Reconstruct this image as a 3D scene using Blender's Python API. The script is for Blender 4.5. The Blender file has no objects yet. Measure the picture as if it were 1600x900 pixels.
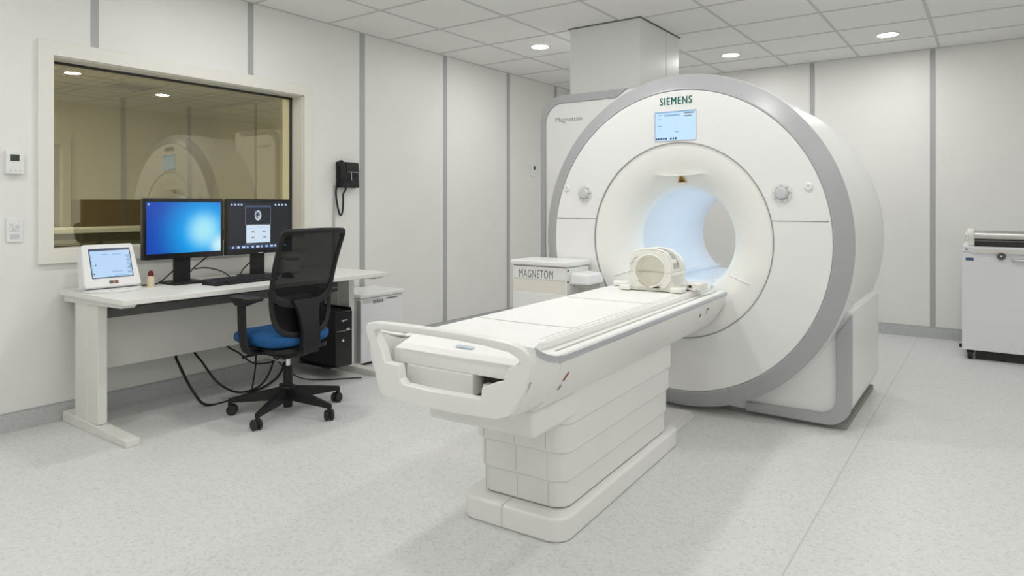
import bpy, bmesh, math, random
from mathutils import Matrix, Vector
random.seed(7)
PI = math.pi
D = bpy.data
SC = bpy.context.scene
COL = SC.collection

# ------------------------------------------------------------------ room numbers
F_PX, V0, YAW, CAM_H = 1048.38, 322.26, 0.622011, 1.25
XL, YB, H = -4.426, 7.487, 2.7446          # left wall, back wall, ceiling
XR, YF = 1.75, -1.3                        # right wall, wall behind the camera
XG = -4.564                                # window glass
XC, YC = -9.8, 5.75                        # control room far wall and side wall

# ------------------------------------------------------------------ materials
def lin(c):
    return tuple(((x / 12.92) if x <= 0.04045 else ((x + 0.055) / 1.055) ** 2.4) for x in c)
def mat(name, rgb, rough=0.5, metal=0.0, spec=0.5, bump=None, noise=None, alpha=None, emit=None, estr=1.0, coat=0.0):
    m = D.materials.new(name); m.use_nodes = True
    nt = m.node_tree; b = nt.nodes['Principled BSDF']
    b.inputs['Base Color'].default_value = (*rgb, 1)
    b.inputs['Roughness'].default_value = rough
    b.inputs['Metallic'].default_value = metal
    b.inputs['Specular IOR Level'].default_value = spec
    if coat: b.inputs['Coat Weight'].default_value = coat
    tc = nt.nodes.new('ShaderNodeTexCoord')
    if noise:
        sc, amt = noise
        n = nt.nodes.new('ShaderNodeTexNoise'); n.inputs['Scale'].default_value = sc; n.inputs['Detail'].default_value = 4
        nt.links.new(tc.outputs['Object'], n.inputs['Vector'])
        r = nt.nodes.new('ShaderNodeMapRange')
        r.inputs[1].default_value = 0.3; r.inputs[2].default_value = 0.7
        r.inputs[3].default_value = 1 - amt; r.inputs[4].default_value = 1 + amt
        nt.links.new(n.outputs['Fac'], r.inputs[0])
        mx = nt.nodes.new('ShaderNodeVectorMath'); mx.operation = 'SCALE'
        mx.inputs[0].default_value = rgb
        nt.links.new(r.outputs[0], mx.inputs['Scale'])
        nt.links.new(mx.outputs[0], b.inputs['Base Color'])
    if bump:
        sc, st = bump
        n = nt.nodes.new('ShaderNodeTexNoise'); n.inputs['Scale'].default_value = sc; n.inputs['Detail'].default_value = 3
        nt.links.new(tc.outputs['Object'], n.inputs['Vector'])
        bp = nt.nodes.new('ShaderNodeBump'); bp.inputs['Strength'].default_value = st; bp.inputs['Distance'].default_value = 0.002
        nt.links.new(n.outputs['Fac'], bp.inputs['Height'])
        nt.links.new(bp.outputs['Normal'], b.inputs['Normal'])
    if emit:
        b.inputs['Emission Color'].default_value = (*emit, 1); b.inputs['Emission Strength'].default_value = estr
    if alpha is not None:
        b.inputs['Alpha'].default_value = alpha
    return m

M = {}
M['wall'] = mat('wall_panel_laminate', (0.80, 0.80, 0.775), 0.42, spec=0.35, noise=(3, 0.012), bump=(180, 0.04))
M['strip'] = mat('grey_joint_strip', (0.42, 0.42, 0.43), 0.45)
M['ceil'] = mat('ceiling_tile', (0.83, 0.83, 0.81), 0.9, spec=0.1, noise=(40, 0.01), bump=(300, 0.1))
M['tbar'] = mat('ceiling_grid_bar', (0.60, 0.60, 0.585), 0.6, spec=0.2)
M['white'] = mat('white_gloss_cover', (0.80, 0.80, 0.80), 0.32, spec=0.4, noise=(2, 0.008))
M['cream'] = mat('cream_cover', (0.83, 0.83, 0.805), 0.34, spec=0.4, noise=(2, 0.008))
M['table'] = mat('warm_white_plastic', (0.815, 0.81, 0.79), 0.36, spec=0.4, noise=(3, 0.01))
M['bed'] = mat('off_white_mattress_vinyl', (0.86, 0.86, 0.845), 0.45, spec=0.35, noise=(6, 0.012))
M['trim'] = mat('mid_grey_trim', (0.40, 0.40, 0.42), 0.36, spec=0.5)
M['rail'] = mat('pale_blue_grey_rail', (0.50, 0.51, 0.55), 0.25, metal=0.3)
M['groove'] = mat('shadow_gap', (0.30, 0.30, 0.29), 0.7)
M['groove2'] = mat('pale_seam', (0.55, 0.54, 0.50), 0.7)
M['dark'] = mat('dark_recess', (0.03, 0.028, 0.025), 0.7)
M['desk'] = mat('white_desk_laminate', (0.80, 0.79, 0.76), 0.4, noise=(5, 0.01))
M['deskmetal'] = mat('white_powder_coat', (0.76, 0.75, 0.71), 0.45, bump=(400, 0.05))
M['tray'] = mat('grey_cable_tray', (0.12, 0.12, 0.115), 0.55)
M['black'] = mat('black_plastic', (0.011, 0.011, 0.012), 0.48, spec=0.35, bump=(500, 0.08))
M['blackgloss'] = mat('black_gloss_plastic', (0.012, 0.012, 0.013), 0.22)
M['keycap'] = mat('keycap_black', (0.03, 0.03, 0.032), 0.5)
M['chrome'] = mat('chrome', (0.75, 0.75, 0.76), 0.18, metal=1.0)
M['steel'] = mat('brushed_steel', (0.62, 0.60, 0.58), 0.3, metal=0.9)
M['blue'] = mat('blue_seat_fabric', (0.02, 0.10, 0.27), 0.85, spec=0.2, noise=(120, 0.15), bump=(300, 0.4))
M['rubber'] = mat('caster_rubber', (0.015, 0.015, 0.015), 0.6)
M['cable'] = mat('black_cable', (0.012, 0.012, 0.012), 0.5)
M['cablegrey'] = mat('grey_conduit', (0.50, 0.50, 0.49), 0.5)
M['cabwhite'] = mat('cool_white_steel', (0.83, 0.835, 0.86), 0.38, spec=0.4)
M['beige'] = mat('beige_panel', (0.74, 0.72, 0.665), 0.5)
M['frame'] = mat('cream_window_frame', (0.79, 0.775, 0.715), 0.42)
M['jamb'] = mat('dark_glazing_bead', (0.03, 0.03, 0.03), 0.5)
M['teal'] = mat('petrol_green_lettering', (0.0, 0.12, 0.10), 0.5)
M['grey_letter'] = mat('grey_lettering', (0.16, 0.16, 0.18), 0.5)
M['pale_letter'] = mat('silver_grey_lettering', (0.30, 0.29, 0.33), 0.5)
M['red'] = mat('dark_red_plastic', (0.13, 0.005, 0.010), 0.4)
M['redmark'] = mat('red_brown_mark', (0.28, 0.09, 0.05), 0.5)
M['amber'] = mat('amber_label', (0.50, 0.30, 0.06), 0.5)
M['brown'] = mat('dark_brown_ink', (0.06, 0.035, 0.01), 0.5)
M['bottle'] = mat('beige_bottle', (0.70, 0.60, 0.42), 0.45)
M['blue_label'] = mat('blue_label', (0.05, 0.11, 0.25), 0.5)
M['ice_label'] = mat('pale_blue_label', (0.50, 0.58, 0.68), 0.4)
M['lcd'] = mat('lcd_green_grey', (0.045, 0.06, 0.04), 0.3)
M['btn'] = mat('pale_button', (0.62, 0.62, 0.64), 0.4)
M['knob'] = mat('silver_knob', (0.62, 0.63, 0.65), 0.28, metal=0.35)
M['collar'] = mat('clear_white_collar', (0.72, 0.72, 0.73), 0.15, coat=0.5)
M['cr_wall'] = mat('control_room_beige_wall', (0.56, 0.52, 0.41), 0.7)
M['cr_dado'] = mat('brown_dado_panel', (0.27, 0.20, 0.12), 0.6)
M['cr_strip'] = mat('control_room_joint_strip', (0.24, 0.23, 0.20), 0.6)
M['cr_ceil'] = mat('control_room_ceiling', (0.55, 0.51, 0.41), 0.8)
M['cr_dark'] = mat('dark_olive_equipment', (0.13, 0.13, 0.10), 0.6)
M['cr_door'] = mat('grey_green_door', (0.34, 0.36, 0.33), 0.5)
M['coil'] = mat('cream_coil_plastic', (0.83, 0.82, 0.77), 0.4, noise=(8, 0.02))
M['amber_pad'] = mat('tan_strap', (0.45, 0.38, 0.26), 0.7)
M['coilin'] = mat('coil_padding', (0.82, 0.80, 0.73), 0.7)
M['lamp'] = mat('downlight_lens', (0.9, 0.9, 0.9), 0.5, emit=(1.0, 0.993, 0.975), estr=162)
M['bore'] = mat('bore_liner_gloss', (0.74, 0.77, 0.80), 0.25, spec=0.5)
M['bore_led'] = mat('bore_light_strip', (0.8, 0.85, 0.9), 0.4, emit=(0.70, 0.85, 1.0), estr=7.5)
M['lampring'] = mat('downlight_trim', (0.75, 0.75, 0.75), 0.35)

def screen_mat(name, rgb, s=1.0):
    return mat(name, (0.01, 0.01, 0.012), 0.25, emit=rgb, estr=s)
M['scr_ice'] = screen_mat('screen_ice_blue', (0.55, 0.78, 1.0), 1.0)
M['scr_touch'] = screen_mat('screen_soft_blue', (0.42, 0.61, 0.86), 1.0)
M['scr_ice2'] = screen_mat('screen_mid_blue', (0.30, 0.50, 0.78), 0.8)
M['scr_ink'] = screen_mat('screen_dark_ink', (0.03, 0.06, 0.13), 0.7)
M['scr_dark'] = screen_mat('screen_near_black', (0.008, 0.009, 0.014), 1.0)
M['scr_bar'] = screen_mat('screen_navy_bar', (0.016, 0.035, 0.085), 1.0)
M['scr_doc'] = screen_mat('screen_document', (0.60, 0.72, 0.85), 1.0)
M['scr_icon'] = screen_mat('screen_icon', (0.45, 0.60, 0.85), 1.0)
M['scr_grey'] = screen_mat('screen_grey', (0.22, 0.25, 0.28), 0.8)
M['scr_pale'] = screen_mat('screen_pale_scan', (0.55, 0.62, 0.66), 0.9)

def wallpaper_mat():
    m = D.materials.new('screen_blue_wallpaper'); m.use_nodes = True
    nt = m.node_tree; b = nt.nodes['Principled BSDF']; b.inputs['Base Color'].default_value = (0.01, 0.01, 0.012, 1); b.inputs['Roughness'].default_value = 0.25
    tc = nt.nodes.new('ShaderNodeTexCoord'); N = nt.nodes.new; L = nt.links.new
    def glow(center, scale):
        mp = N('ShaderNodeMapping'); mp.inputs['Location'].default_value = center
        L(tc.outputs['Object'], mp.inputs['Vector'])
        ln = N('ShaderNodeVectorMath'); ln.operation = 'LENGTH'; L(mp.outputs[0], ln.inputs[0])
        r = N('ShaderNodeMapRange'); r.inputs[1].default_value = 0; r.inputs[2].default_value = scale; r.inputs[3].default_value = 1; r.inputs[4].default_value = 0
        r.interpolation_type = 'SMOOTHERSTEP'; L(ln.outputs['Value'], r.inputs[0]); return r.outputs[0]
    g1 = glow((0, -0.13, 0.03), 0.40); g2 = glow((0, -0.125, 0.02), 0.17); g3 = glow((0, -0.235, 0.12), 0.11)
    m1 = N('ShaderNodeMix'); m1.data_type = 'RGBA'; m1.inputs[6].default_value = (0.002, 0.055, 0.42, 1); m1.inputs[7].default_value = (0.0, 0.42, 0.92, 1); L(g1, m1.inputs[0])
    m2 = N('ShaderNodeMix'); m2.data_type = 'RGBA'; m2.inputs[7].default_value = (0.36, 0.78, 0.90, 1); L(m1.outputs[2], m2.inputs[6]); L(g2, m2.inputs[0])
    m3 = N('ShaderNodeMix'); m3.data_type = 'RGBA'; m3.inputs[7].default_value = (0.55, 0.85, 0.92, 1); L(m2.outputs[2], m3.inputs[6]); L(g3, m3.inputs[0])
    L(m3.outputs[2], b.inputs['Emission Color']); b.inputs['Emission Strength'].default_value = 1.0
    return m
M['scr_wall'] = wallpaper_mat()

def floor_mat(name, base, amp):
    m = D.materials.new(name); m.use_nodes = True
    nt = m.node_tree; b = nt.nodes['Principled BSDF']; N = nt.nodes.new; L = nt.links.new
    b.inputs['Roughness'].default_value = 0.42; b.inputs['Specular IOR Level'].default_value = 0.35
    tc = N('ShaderNodeTexCoord')
    v = N('ShaderNodeTexVoronoi'); v.inputs['Scale'].default_value = 95; L(tc.outputs['Object'], v.inputs['Vector'])
    sep = N('ShaderNodeSeparateColor'); L(v.outputs['Color'], sep.inputs[0])
    n = N('ShaderNodeTexNoise'); n.inputs['Scale'].default_value = 130; n.inputs['Detail'].default_value = 2; L(tc.outputs['Object'], n.inputs['Vector'])
    ad = N('ShaderNodeMath'); ad.operation = 'ADD'; L(sep.outputs[0], ad.inputs[0]); L(n.outputs['Fac'], ad.inputs[1])
    r = N('ShaderNodeValToRGB'); r.color_ramp.interpolation = 'LINEAR'
    e = r.color_ramp.elements
    e[0].position = 0.15; e[0].color = (*[x * (1 - amp * 1.6) for x in base], 1)
    e[1].position = 0.9; e[1].color = (*[x * (1 + amp * .8) for x in base], 1)
    k = r.color_ramp.elements.new(0.36); k.color = (*base, 1)
    hf = N('ShaderNodeMath'); hf.operation = 'MULTIPLY'; hf.inputs[1].default_value = 0.5; L(ad.outputs[0], hf.inputs[0]); L(hf.outputs[0], r.inputs[0])
    L(r.outputs[0], b.inputs['Base Color'])
    return m
M['floor'] = floor_mat('speckled_vinyl_floor', (0.66, 0.665, 0.66), 0.12)
M['cove'] = floor_mat('speckled_cove_skirting', (0.50, 0.51, 0.515), 0.12)
M['seam'] = mat('floor_weld_seam', (0.54, 0.55, 0.55), 0.5)

def glass_mat():
    m = D.materials.new('tinted_window_glass'); m.use_nodes = True
    nt = m.node_tree; nt.nodes.clear(); N = nt.nodes.new; L = nt.links.new
    o = N('ShaderNodeOutputMaterial'); t = N('ShaderNodeBsdfTransparent'); g = N('ShaderNodeBsdfGlossy'); mx = N('ShaderNodeMixShader')
    t.inputs['Color'].default_value = (0.71, 0.71, 0.62, 1); g.inputs['Color'].default_value = (0.95, 0.90, 0.78, 1); g.inputs['Roughness'].default_value = 0.005
    lw = N('ShaderNodeFresnel'); lw.inputs['IOR'].default_value = 1.5
    ma = N('ShaderNodeMath'); ma.operation = 'MULTIPLY_ADD'; ma.inputs[1].default_value = 1.2; ma.inputs[2].default_value = 0.14
    L(lw.outputs[0], ma.inputs[0]); L(ma.outputs[0], mx.inputs[0]); L(t.outputs[0], mx.inputs[1]); L(g.outputs[0], mx.inputs[2]); L(mx.outputs[0], o.inputs[0])
    return m
M['glass'] = glass_mat()

def net_mat():
    m = D.materials.new('black_mesh_fabric'); m.use_nodes = True
    nt = m.node_tree; b = nt.nodes['Principled BSDF']; N = nt.nodes.new; L = nt.links.new
    b.inputs['Base Color'].default_value = (0.010, 0.010, 0.011, 1); b.inputs['Specular IOR Level'].default_value = 0.15; b.inputs['Roughness'].default_value = 0.8
    tc = N('ShaderNodeTexCoord'); w1 = N('ShaderNodeTexWave'); w1.inputs['Scale'].default_value = 90; w1.bands_direction = 'DIAGONAL'
    L(tc.outputs['Object'], w1.inputs['Vector'])
    r = N('ShaderNodeMapRange'); r.inputs[3].default_value = 0.90; r.inputs[4].default_value = 0.99; L(w1.outputs['Fac'], r.inputs[0])
    L(r.outputs[0], b.inputs['Alpha'])
    return m
M['net'] = net_mat()

# ------------------------------------------------------------------ mesh builder
def face_frame(o, right, up):
    r = Vector(right).normalized(); u = Vector(up).normalized(); n = r.cross(u)
    m = Matrix((( r.x, u.x, n.x, o[0]), (r.y, u.y, n.y, o[1]), (r.z, u.z, n.z, o[2]), (0, 0, 0, 1)))
    return m
def EAST(o): return face_frame(o, (0, 1, 0), (0, 0, 1))     # surface that looks towards +X
def SOUTH(o): return face_frame(o, (1, 0, 0), (0, 0, 1))    # surface that looks towards -Y

class MB:
    def __init__(self):
        self.bm = bmesh.new(); self.mats = []
    def _mi(self, m):
        m = M[m] if isinstance(m, str) else m
        if m not in self.mats: self.mats.append(m)
        return self.mats.index(m)
    def _merge(self, tb, m, mtx=None, recalc=True):
        i = self._mi(m)
        if recalc: bmesh.ops.recalc_face_normals(tb, faces=tb.faces)
        for f in tb.faces: f.material_index = i
        if mtx is not None: bmesh.ops.transform(tb, matrix=mtx, verts=tb.verts)
        me = D.meshes.new('tmp'); tb.to_mesh(me); tb.free()
        self.bm.from_mesh(me); D.meshes.remove(me)
        return self
    def box(self, x0, x1, y0, y1, z0, z1, m, bev=0.0, seg=3, mtx=None):
        tb = bmesh.new(); bmesh.ops.create_cube(tb, size=1)
        for v in tb.verts:
            v.co = Vector(((x0 + x1) / 2 + v.co.x * (x1 - x0), (y0 + y1) / 2 + v.co.y * (y1 - y0), (z0 + z1) / 2 + v.co.z * (z1 - z0)))
        if bev: bmesh.ops.bevel(tb, geom=tb.edges[:], offset=bev, segments=seg, profile=0.5, affect='EDGES')
        return self._merge(tb, m, mtx)
    def hexa(self, pts, m, bev=0.0, seg=2, mtx=None):        # 8 points: bottom loop of 4 then top loop of 4
        tb = bmesh.new(); v = [tb.verts.new(p) for p in pts]
        for q in ((3, 2, 1, 0), (4, 5, 6, 7), (0, 1, 5, 4), (1, 2, 6, 5), (2, 3, 7, 6), (3, 0, 4, 7)): tb.faces.new([v[k] for k in q])
        if bev: bmesh.ops.bevel(tb, geom=tb.edges[:], offset=bev, segments=seg, profile=0.5, affect='EDGES')
        return self._merge(tb, m, mtx)
    def prism(self, outline, h0, h1, m, mtx=None, bev=0.0, seg=2, hole=None, warp=None):   # outline in local xy, extruded along local z
        tb = bmesh.new()
        def loop(pts):
            vs = [tb.verts.new((p[0], p[1], h0)) for p in pts]
            return [tb.edges.new((vs[i], vs[(i + 1) % len(vs)])) for i in range(len(vs))], vs
        e, vs = loop(outline)
        if hole:
            e2, vs2 = loop(hole)
            bmesh.ops.triangle_fill(tb, edges=e + e2, use_beauty=True)
        else:
            tb.faces.new(vs)
        r = bmesh.ops.extrude_face_region(tb, geom=tb.faces[:])
        bmesh.ops.translate(tb, vec=(0, 0, h1 - h0), verts=[g for g in r['geom'] if isinstance(g, bmesh.types.BMVert)])
        bmesh.ops.recalc_face_normals(tb, faces=tb.faces)
        if bev:
            es = [q for q in tb.edges if len(q.link_faces) == 2 and q.calc_face_angle(0) > 1.2]
            bmesh.ops.bevel(tb, geom=es, offset=bev, segments=seg, profile=0.5, affect='EDGES')
        if warp:
            for v in tb.verts: v.co = warp(v.co)
        return self._merge(tb, m, mtx)
    def ribbon(self, outer, inner, h0, h1, m, mtx=None, bev=0.0):   # band between two open outlines with the same number of points
        tb = bmesh.new(); n = len(outer)
        V = [[tb.verts.new((p[0], p[1], hh)) for p in pts] for hh in (h0, h1) for pts in (outer, inner)]
        for k in range(n - 1):
            for A, B in ((V[0], V[1]), (V[1], V[3]), (V[3], V[2]), (V[2], V[0])): tb.faces.new((A[k], A[k + 1], B[k + 1], B[k]))
        for k in (0, n - 1): tb.faces.new((V[0][k], V[1][k], V[3][k], V[2][k]))
        bmesh.ops.recalc_face_normals(tb, faces=tb.faces)
        if bev:
            es = [q for q in tb.edges if len(q.link_faces) == 2 and q.calc_face_angle(0) > 1.2]
            bmesh.ops.bevel(tb, geom=es, offset=bev, segments=2, profile=0.5, affect='EDGES')
        return self._merge(tb, m, mtx)
    def lathe(self, prof, m, mtx=None, seg=48, sx=1.0, a0=0.0, a1=2 * PI):   # (r, h) about local z
        tb = bmesh.new(); full = abs(a1 - a0 - 2 * PI) < 1e-6
        n = seg if full else seg + 1
        rings = []
        for r, hh in prof:
            if r < 1e-6: rings.append([tb.verts.new((0, 0, hh))]); continue
            rings.append([tb.verts.new((r * math.cos(a0 + (a1 - a0) * k / seg) * sx, r * math.sin(a0 + (a1 - a0) * k / seg), hh)) for k in range(n)])
        for A, B in zip(rings, rings[1:]):
            for k in range(seg):
                j = (k + 1) % n
                if len(A) == 1 and len(B) == 1: continue
                if len(A) == 1: tb.faces.new((A[0], B[k], B[j]))
                elif len(B) == 1: tb.faces.new((A[k], A[j], B[0]))
                else: tb.faces.new((A[k], A[j], B[j], B[k]))
        return self._merge(tb, m, mtx)
    def cyl(self, p0, p1, r, m, seg=24, r1=None, bev=0.0):
        p0, p1 = Vector(p0), Vector(p1); d = p1 - p0; L = d.length; r1 = r if r1 is None else r1
        q = d.to_track_quat('Z', 'Y').to_matrix().to_4x4(); q.translation = p0
        b = min(bev, r * .9, L / 2)
        pr = [(0, 0), (r - b, 0), (r, b), (r1, L - b), (r1 - b, L), (0, L)] if b else [(0, 0), (r, 0), (r1, L), (0, L)]
        return self.lathe(pr, m, q, seg)
    def tube(self, pts, r, m, seg=10, closed=False, sub=6, flat=None, up=None):
        P = [Vector(p) for p in pts]
        if sub > 1:                                           # Catmull-Rom smoothing
            Q = []; n = len(P)
            for i in range(n if closed else n - 1):
                a, b, c, d = (P[(i - 1) % n] if closed or i > 0 else P[0]), P[i], P[(i + 1) % n], (P[(i + 2) % n] if closed or i + 2 < n else P[-1])
                for k in range(sub):
                    t = k / sub
                    Q.append(0.5 * ((2 * b) + (c - a) * t + (2 * a - 5 * b + 4 * c - d) * t * t + (3 * b - a - 3 * c + d) * t ** 3))
            if not closed: Q.append(P[-1])
            P = Q
        tb = bmesh.new(); n = len(P); rings = []; nrm = Vector(up) if up else None
        for i, p in enumerate(P):
            t = (P[(i + 1) % n] - P[i - 1]) if closed else (P[min(i + 1, n - 1)] - P[max(i - 1, 0)])
            t.normalize()
            if nrm is None: nrm = t.orthogonal()
            base = Vector(up) if up else nrm
            nn = base - t * base.dot(t)
            if nn.length < 1e-4: nn = t.orthogonal()
            nrm = nn.normalized(); bn = t.cross(nrm)
            rn, rb = (r, r) if flat is None else flat
            rings.append([tb.verts.new(p + nrm * (rn * math.cos(2 * PI * k / seg)) + bn * (rb * math.sin(2 * PI * k / seg))) for k in range(seg)])
        for i in range(n if closed else n - 1):
            A, B = rings[i], rings[(i + 1) % n]
            for k in range(seg): tb.faces.new((A[k], A[(k + 1) % seg], B[(k + 1) % seg], B[k]))
        if not closed: tb.faces.new(rings[0]); tb.faces.new(rings[-1])
        return self._merge(tb, m)
    def sweep(self, section, path, m, cap=True):             # section [(a, z)], path list of callables -> point
        tb = bmesh.new(); rings = [[tb.verts.new(f(a, z)) for a, z in section] for f in path]
        for A, B in zip(rings, rings[1:]):
            for k in range(len(section)):
                j = (k + 1) % len(section); tb.faces.new((A[k], A[j], B[j], B[k]))
        if cap: tb.faces.new(rings[0]); tb.faces.new(rings[-1])
        return self._merge(tb, m)
    def grid(self, fn, nu, nv, m, thick=0.0):
        tb = bmesh.new(); g = [[tb.verts.new(fn(i / nu, j / nv)) for j in range(nv + 1)] for i in range(nu + 1)]
        for i in range(nu):
            for j in range(nv): tb.faces.new((g[i][j], g[i + 1][j], g[i + 1][j + 1], g[i][j + 1]))
        if thick: bmesh.ops.solidify(tb, geom=tb.faces[:], thickness=thick)
        return self._merge(tb, m)
    def rect(self, x0, y0, x1, y1, m, mtx, lift=0.0):
        tb = bmesh.new(); tb.faces.new([tb.verts.new(p) for p in ((x0, y0, lift), (x1, y0, lift), (x1, y1, lift), (x0, y1, lift))])
        return self._merge(tb, m, mtx, False)
    def disc(self, cx, cy, rx, ry, m, mtx, lift=0.0, seg=24):
        tb = bmesh.new(); tb.faces.new([tb.verts.new((cx + rx * math.cos(2 * PI * k / seg), cy + ry * math.sin(2 * PI * k / seg), lift)) for k in range(seg)])
        return self._merge(tb, m, mtx, False)
    def text(self, s, w, h, m, mtx, depth=0.0008, bold=0.0, space=1.0):
        cu = D.curves.new('t', 'FONT'); cu.body = s; cu.align_x = 'CENTER'; cu.extrude = 0.01; cu.offset = bold; cu.space_character = space
        ob = D.objects.new('t', cu); COL.objects.link(ob)
        dg = bpy.context.evaluated_depsgraph_get(); me = D.meshes.new_from_object(ob.evaluated_get(dg))
        D.objects.remove(ob); D.curves.remove(cu)
        tb = bmesh.new(); tb.from_mesh(me); D.meshes.remove(me)
        xs = [v.co.x for v in tb.verts]; ys = [v.co.y for v in tb.verts]
        cx, cy = (max(xs) + min(xs)) / 2, (max(ys) + min(ys)) / 2; sx, sy = w / (max(xs) - min(xs)), h / (max(ys) - min(ys))
        for v in tb.verts: v.co = Vector(((v.co.x - cx) * sx, (v.co.y - cy) * sy, v.co.z / 0.01 * depth))
        return self._merge(tb, m, mtx)
    def build(self, name, parent=None, loc=None, smooth=True, label=None, sharp=32, wn=True):
        me = D.meshes.new(name); self.bm.to_mesh(me); self.bm.free()
        for m in self.mats: me.materials.append(m)
        o = D.objects.new(name, me); COL.objects.link(o)
        if smooth:
            me.shade_smooth(); me.set_sharp_from_angle(angle=math.radians(sharp))
            if wn:
                w = o.modifiers.new('weighted', 'WEIGHTED_NORMAL'); w.keep_sharp = True
        if parent: o.parent = parent
        if loc: o.location = loc
        if label: o['label'] = label
        return o

def tag(o, label, cat, group=None):
    o['label'] = label; o['category'] = cat
    if group: o['group'] = group
    return o
def thing(name, label, cat, loc=(0, 0, 0), rz=0.0, group=None):
    o = D.objects.new(name, None); COL.objects.link(o); o.empty_display_size = 0.1
    o.location = loc; o.rotation_euler = (0, 0, rz)
    return tag(o, label, cat, group)
def struct(o):
    o['kind'] = 'structure'; return o
def arc(cx, cy, r, a0, a1, n=8):
    return [(cx + r * math.cos(math.radians(a0 + (a1 - a0) * k / n)), cy + r * math.sin(math.radians(a0 + (a1 - a0) * k / n))) for k in range(n + 1)]
def rrect(x0, y0, x1, y1, r, n=5):
    return arc(x1 - r, y1 - r, r, 0, 90, n) + arc(x0 + r, y1 - r, r, 90, 180, n) + arc(x0 + r, y0 + r, r, 180, 270, n) + arc(x1 - r, y0 + r, r, 270, 360, n)

# ================================================================== SETTING
b = MB(); b.box(XL - 0.25, XR + 0.2, YF - 0.2, YB + 0.2, -0.12, 0.0, 'floor')
b.box(-0.583, -0.577, YF, YB, -0.001, 0.0006, 'seam')
struct(b.build('floor', smooth=False))
b = MB(); b.box(XL - 0.25, XR + 0.2, YF - 0.2, YB + 0.2, H, H + 0.12, 'ceil')
gx = [-1.765 + 0.677 * k for k in range(-3, 6)]; gy = [4.92 + 0.671 * k for k in range(-9, 4)]
for x in gx: b.box(x - 0.010, x + 0.010, YF, YB, H - 0.004, H + 0.001, 'tbar')
for y in gy: b.box(XL, XR, y - 0.010, y + 0.010, H - 0.0042, H + 0.001, 'tbar')
for x in (XL + 0.009,): b.box(x - 0.009, x + 0.009, YF, YB, H - 0.0044, H + 0.001, 'tbar')
b.box(XL, XR, YB - 0.018, YB, H - 0.0044, H + 0.001, 'tbar')
struct(b.build('ceiling', smooth=False))
# left wall with the window opening
WY0, WY1, WZ0, WZ1 = 1.607, 3.34, 0.998, 2.122
b = MB()
b.box(XL - 0.25, XL, YF - 0.2, WY0, 0, H, 'wall'); b.box(XL - 0.25, XL, WY1, YB + 0.2, 0, H, 'wall')
b.box(XL - 0.25, XL, WY0, WY1, 0, WZ0, 'wall'); b.box(XL - 0.25, XL, WY0, WY1, WZ1, H, 'wall')
struct(b.build('wall_left', smooth=False))
b = MB(); b.box(XL, XR, YB, YB + 0.2, 0, H, 'wall'); struct(b.build('wall_back', smooth=False))
b = MB(); b.box(XR, XR + 0.2, YF, YB + 0.2, 0, H, 'wall'); struct(b.build('wall_right', smooth=False))
b = MB(); b.box(XL, XR + 0.2, YF - 0.2, YF, 0, H, 'wall'); struct(b.build('wall_front', smooth=False))
# baseboards: coved strips with a small capping
def skirting(name, x0, x1, y0, y1, capx, capy):
    b = MB(); b.box(x0, x1, y0, y1, 0, 0.1, 'cove', 0.0)
    b.box(x0, x1 + capx, y0 + capy, y1, 0.1, 0.1075, 'strip'); struct(b.build(name, smooth=False))
skirting('baseboard_left', XL, XL + 0.012, YF, YB - 0.012, -0.004, 0)
skirting('baseboard_back', XL, XR, YB - 0.012, YB, 0, 0.004)
skirting('baseboard_right', XR - 0.012, XR, YF, YB - 0.012, 0, 0)
# vertical joint strips
n = 0
for y, z0 in ((-0.31, 0.1075), (0.76, 0.1075), (1.832, 2.215), (2.882, 2.215), (3.953, 0.1075), (5.03, 0.1075), (6.10, 0.1075), (7.10, 0.1075)):
    n += 1; w = 0.029 if y > 3 else 0.022
    b = MB(); b.box(XL, XL + 0.004, y - w, y + w, z0, H, 'strip'); struct(b.build('trim_%d' % n, smooth=False))
for x in (-1.527, -0.465, 0.6):
    n += 1
    b = MB(); b.box(x - 0.0225, x + 0.0225, YB - 0.004, YB, 0.1075, H, 'strip'); struct(b.build('trim_%d' % n, smooth=False))

# window: casing, reveal lining, bead, glass
b = MB()
OY0, OY1, OZ0, OZ1 = 1.527, 3.418, 0.918, 2.205
b.prism([(OY0, OZ0), (OY1, OZ0), (OY1, OZ1), (OY0, OZ1)], 0, 0.022, 'frame', EAST((XL, 0, 0)), bev=0.003,
        hole=[(WY0, WZ0), (WY1, WZ0), (WY1, WZ1), (WY0, WZ1)])
t = 0.006
b.box(XL - 0.25, XL, WY1 - t, WY1, WZ0, WZ1, 'frame'); b.box(XL - 0.25, XL, WY0, WY0 + t, WZ0, WZ1, 'frame')
b.box(XL - 0.25, XL, WY0, WY1, WZ1 - t, WZ1, 'frame'); b.box(XL - 0.25, XL, WY0, WY1, WZ0, WZ0 + t, 'frame')
for y0, y1, z0, z1 in ((WY0 + t, WY0 + 0.018, WZ0 + t, WZ1 - t), (WY1 - 0.018, WY1 - t, WZ0 + t, WZ1 - t), (WY0, WY1, WZ1 - 0.02, WZ1 - t), (WY0, WY1, WZ0 + t, WZ0 + 0.012)):
    b.box(XG - 0.012, XG + 0.012, y0, y1, z0, z1, 'jamb')
win = struct(b.build('window_1'))
b = MB(); b.box(XG - 0.004, XG + 0.004, WY0 + 0.01, WY1 - 0.01, WZ0 + 0.008, WZ1 - 0.01, 'glass'); gl = b.build('glass_pane', win, smooth=False)
gl['label'] = 'tinted reflecting glass pane'

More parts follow.
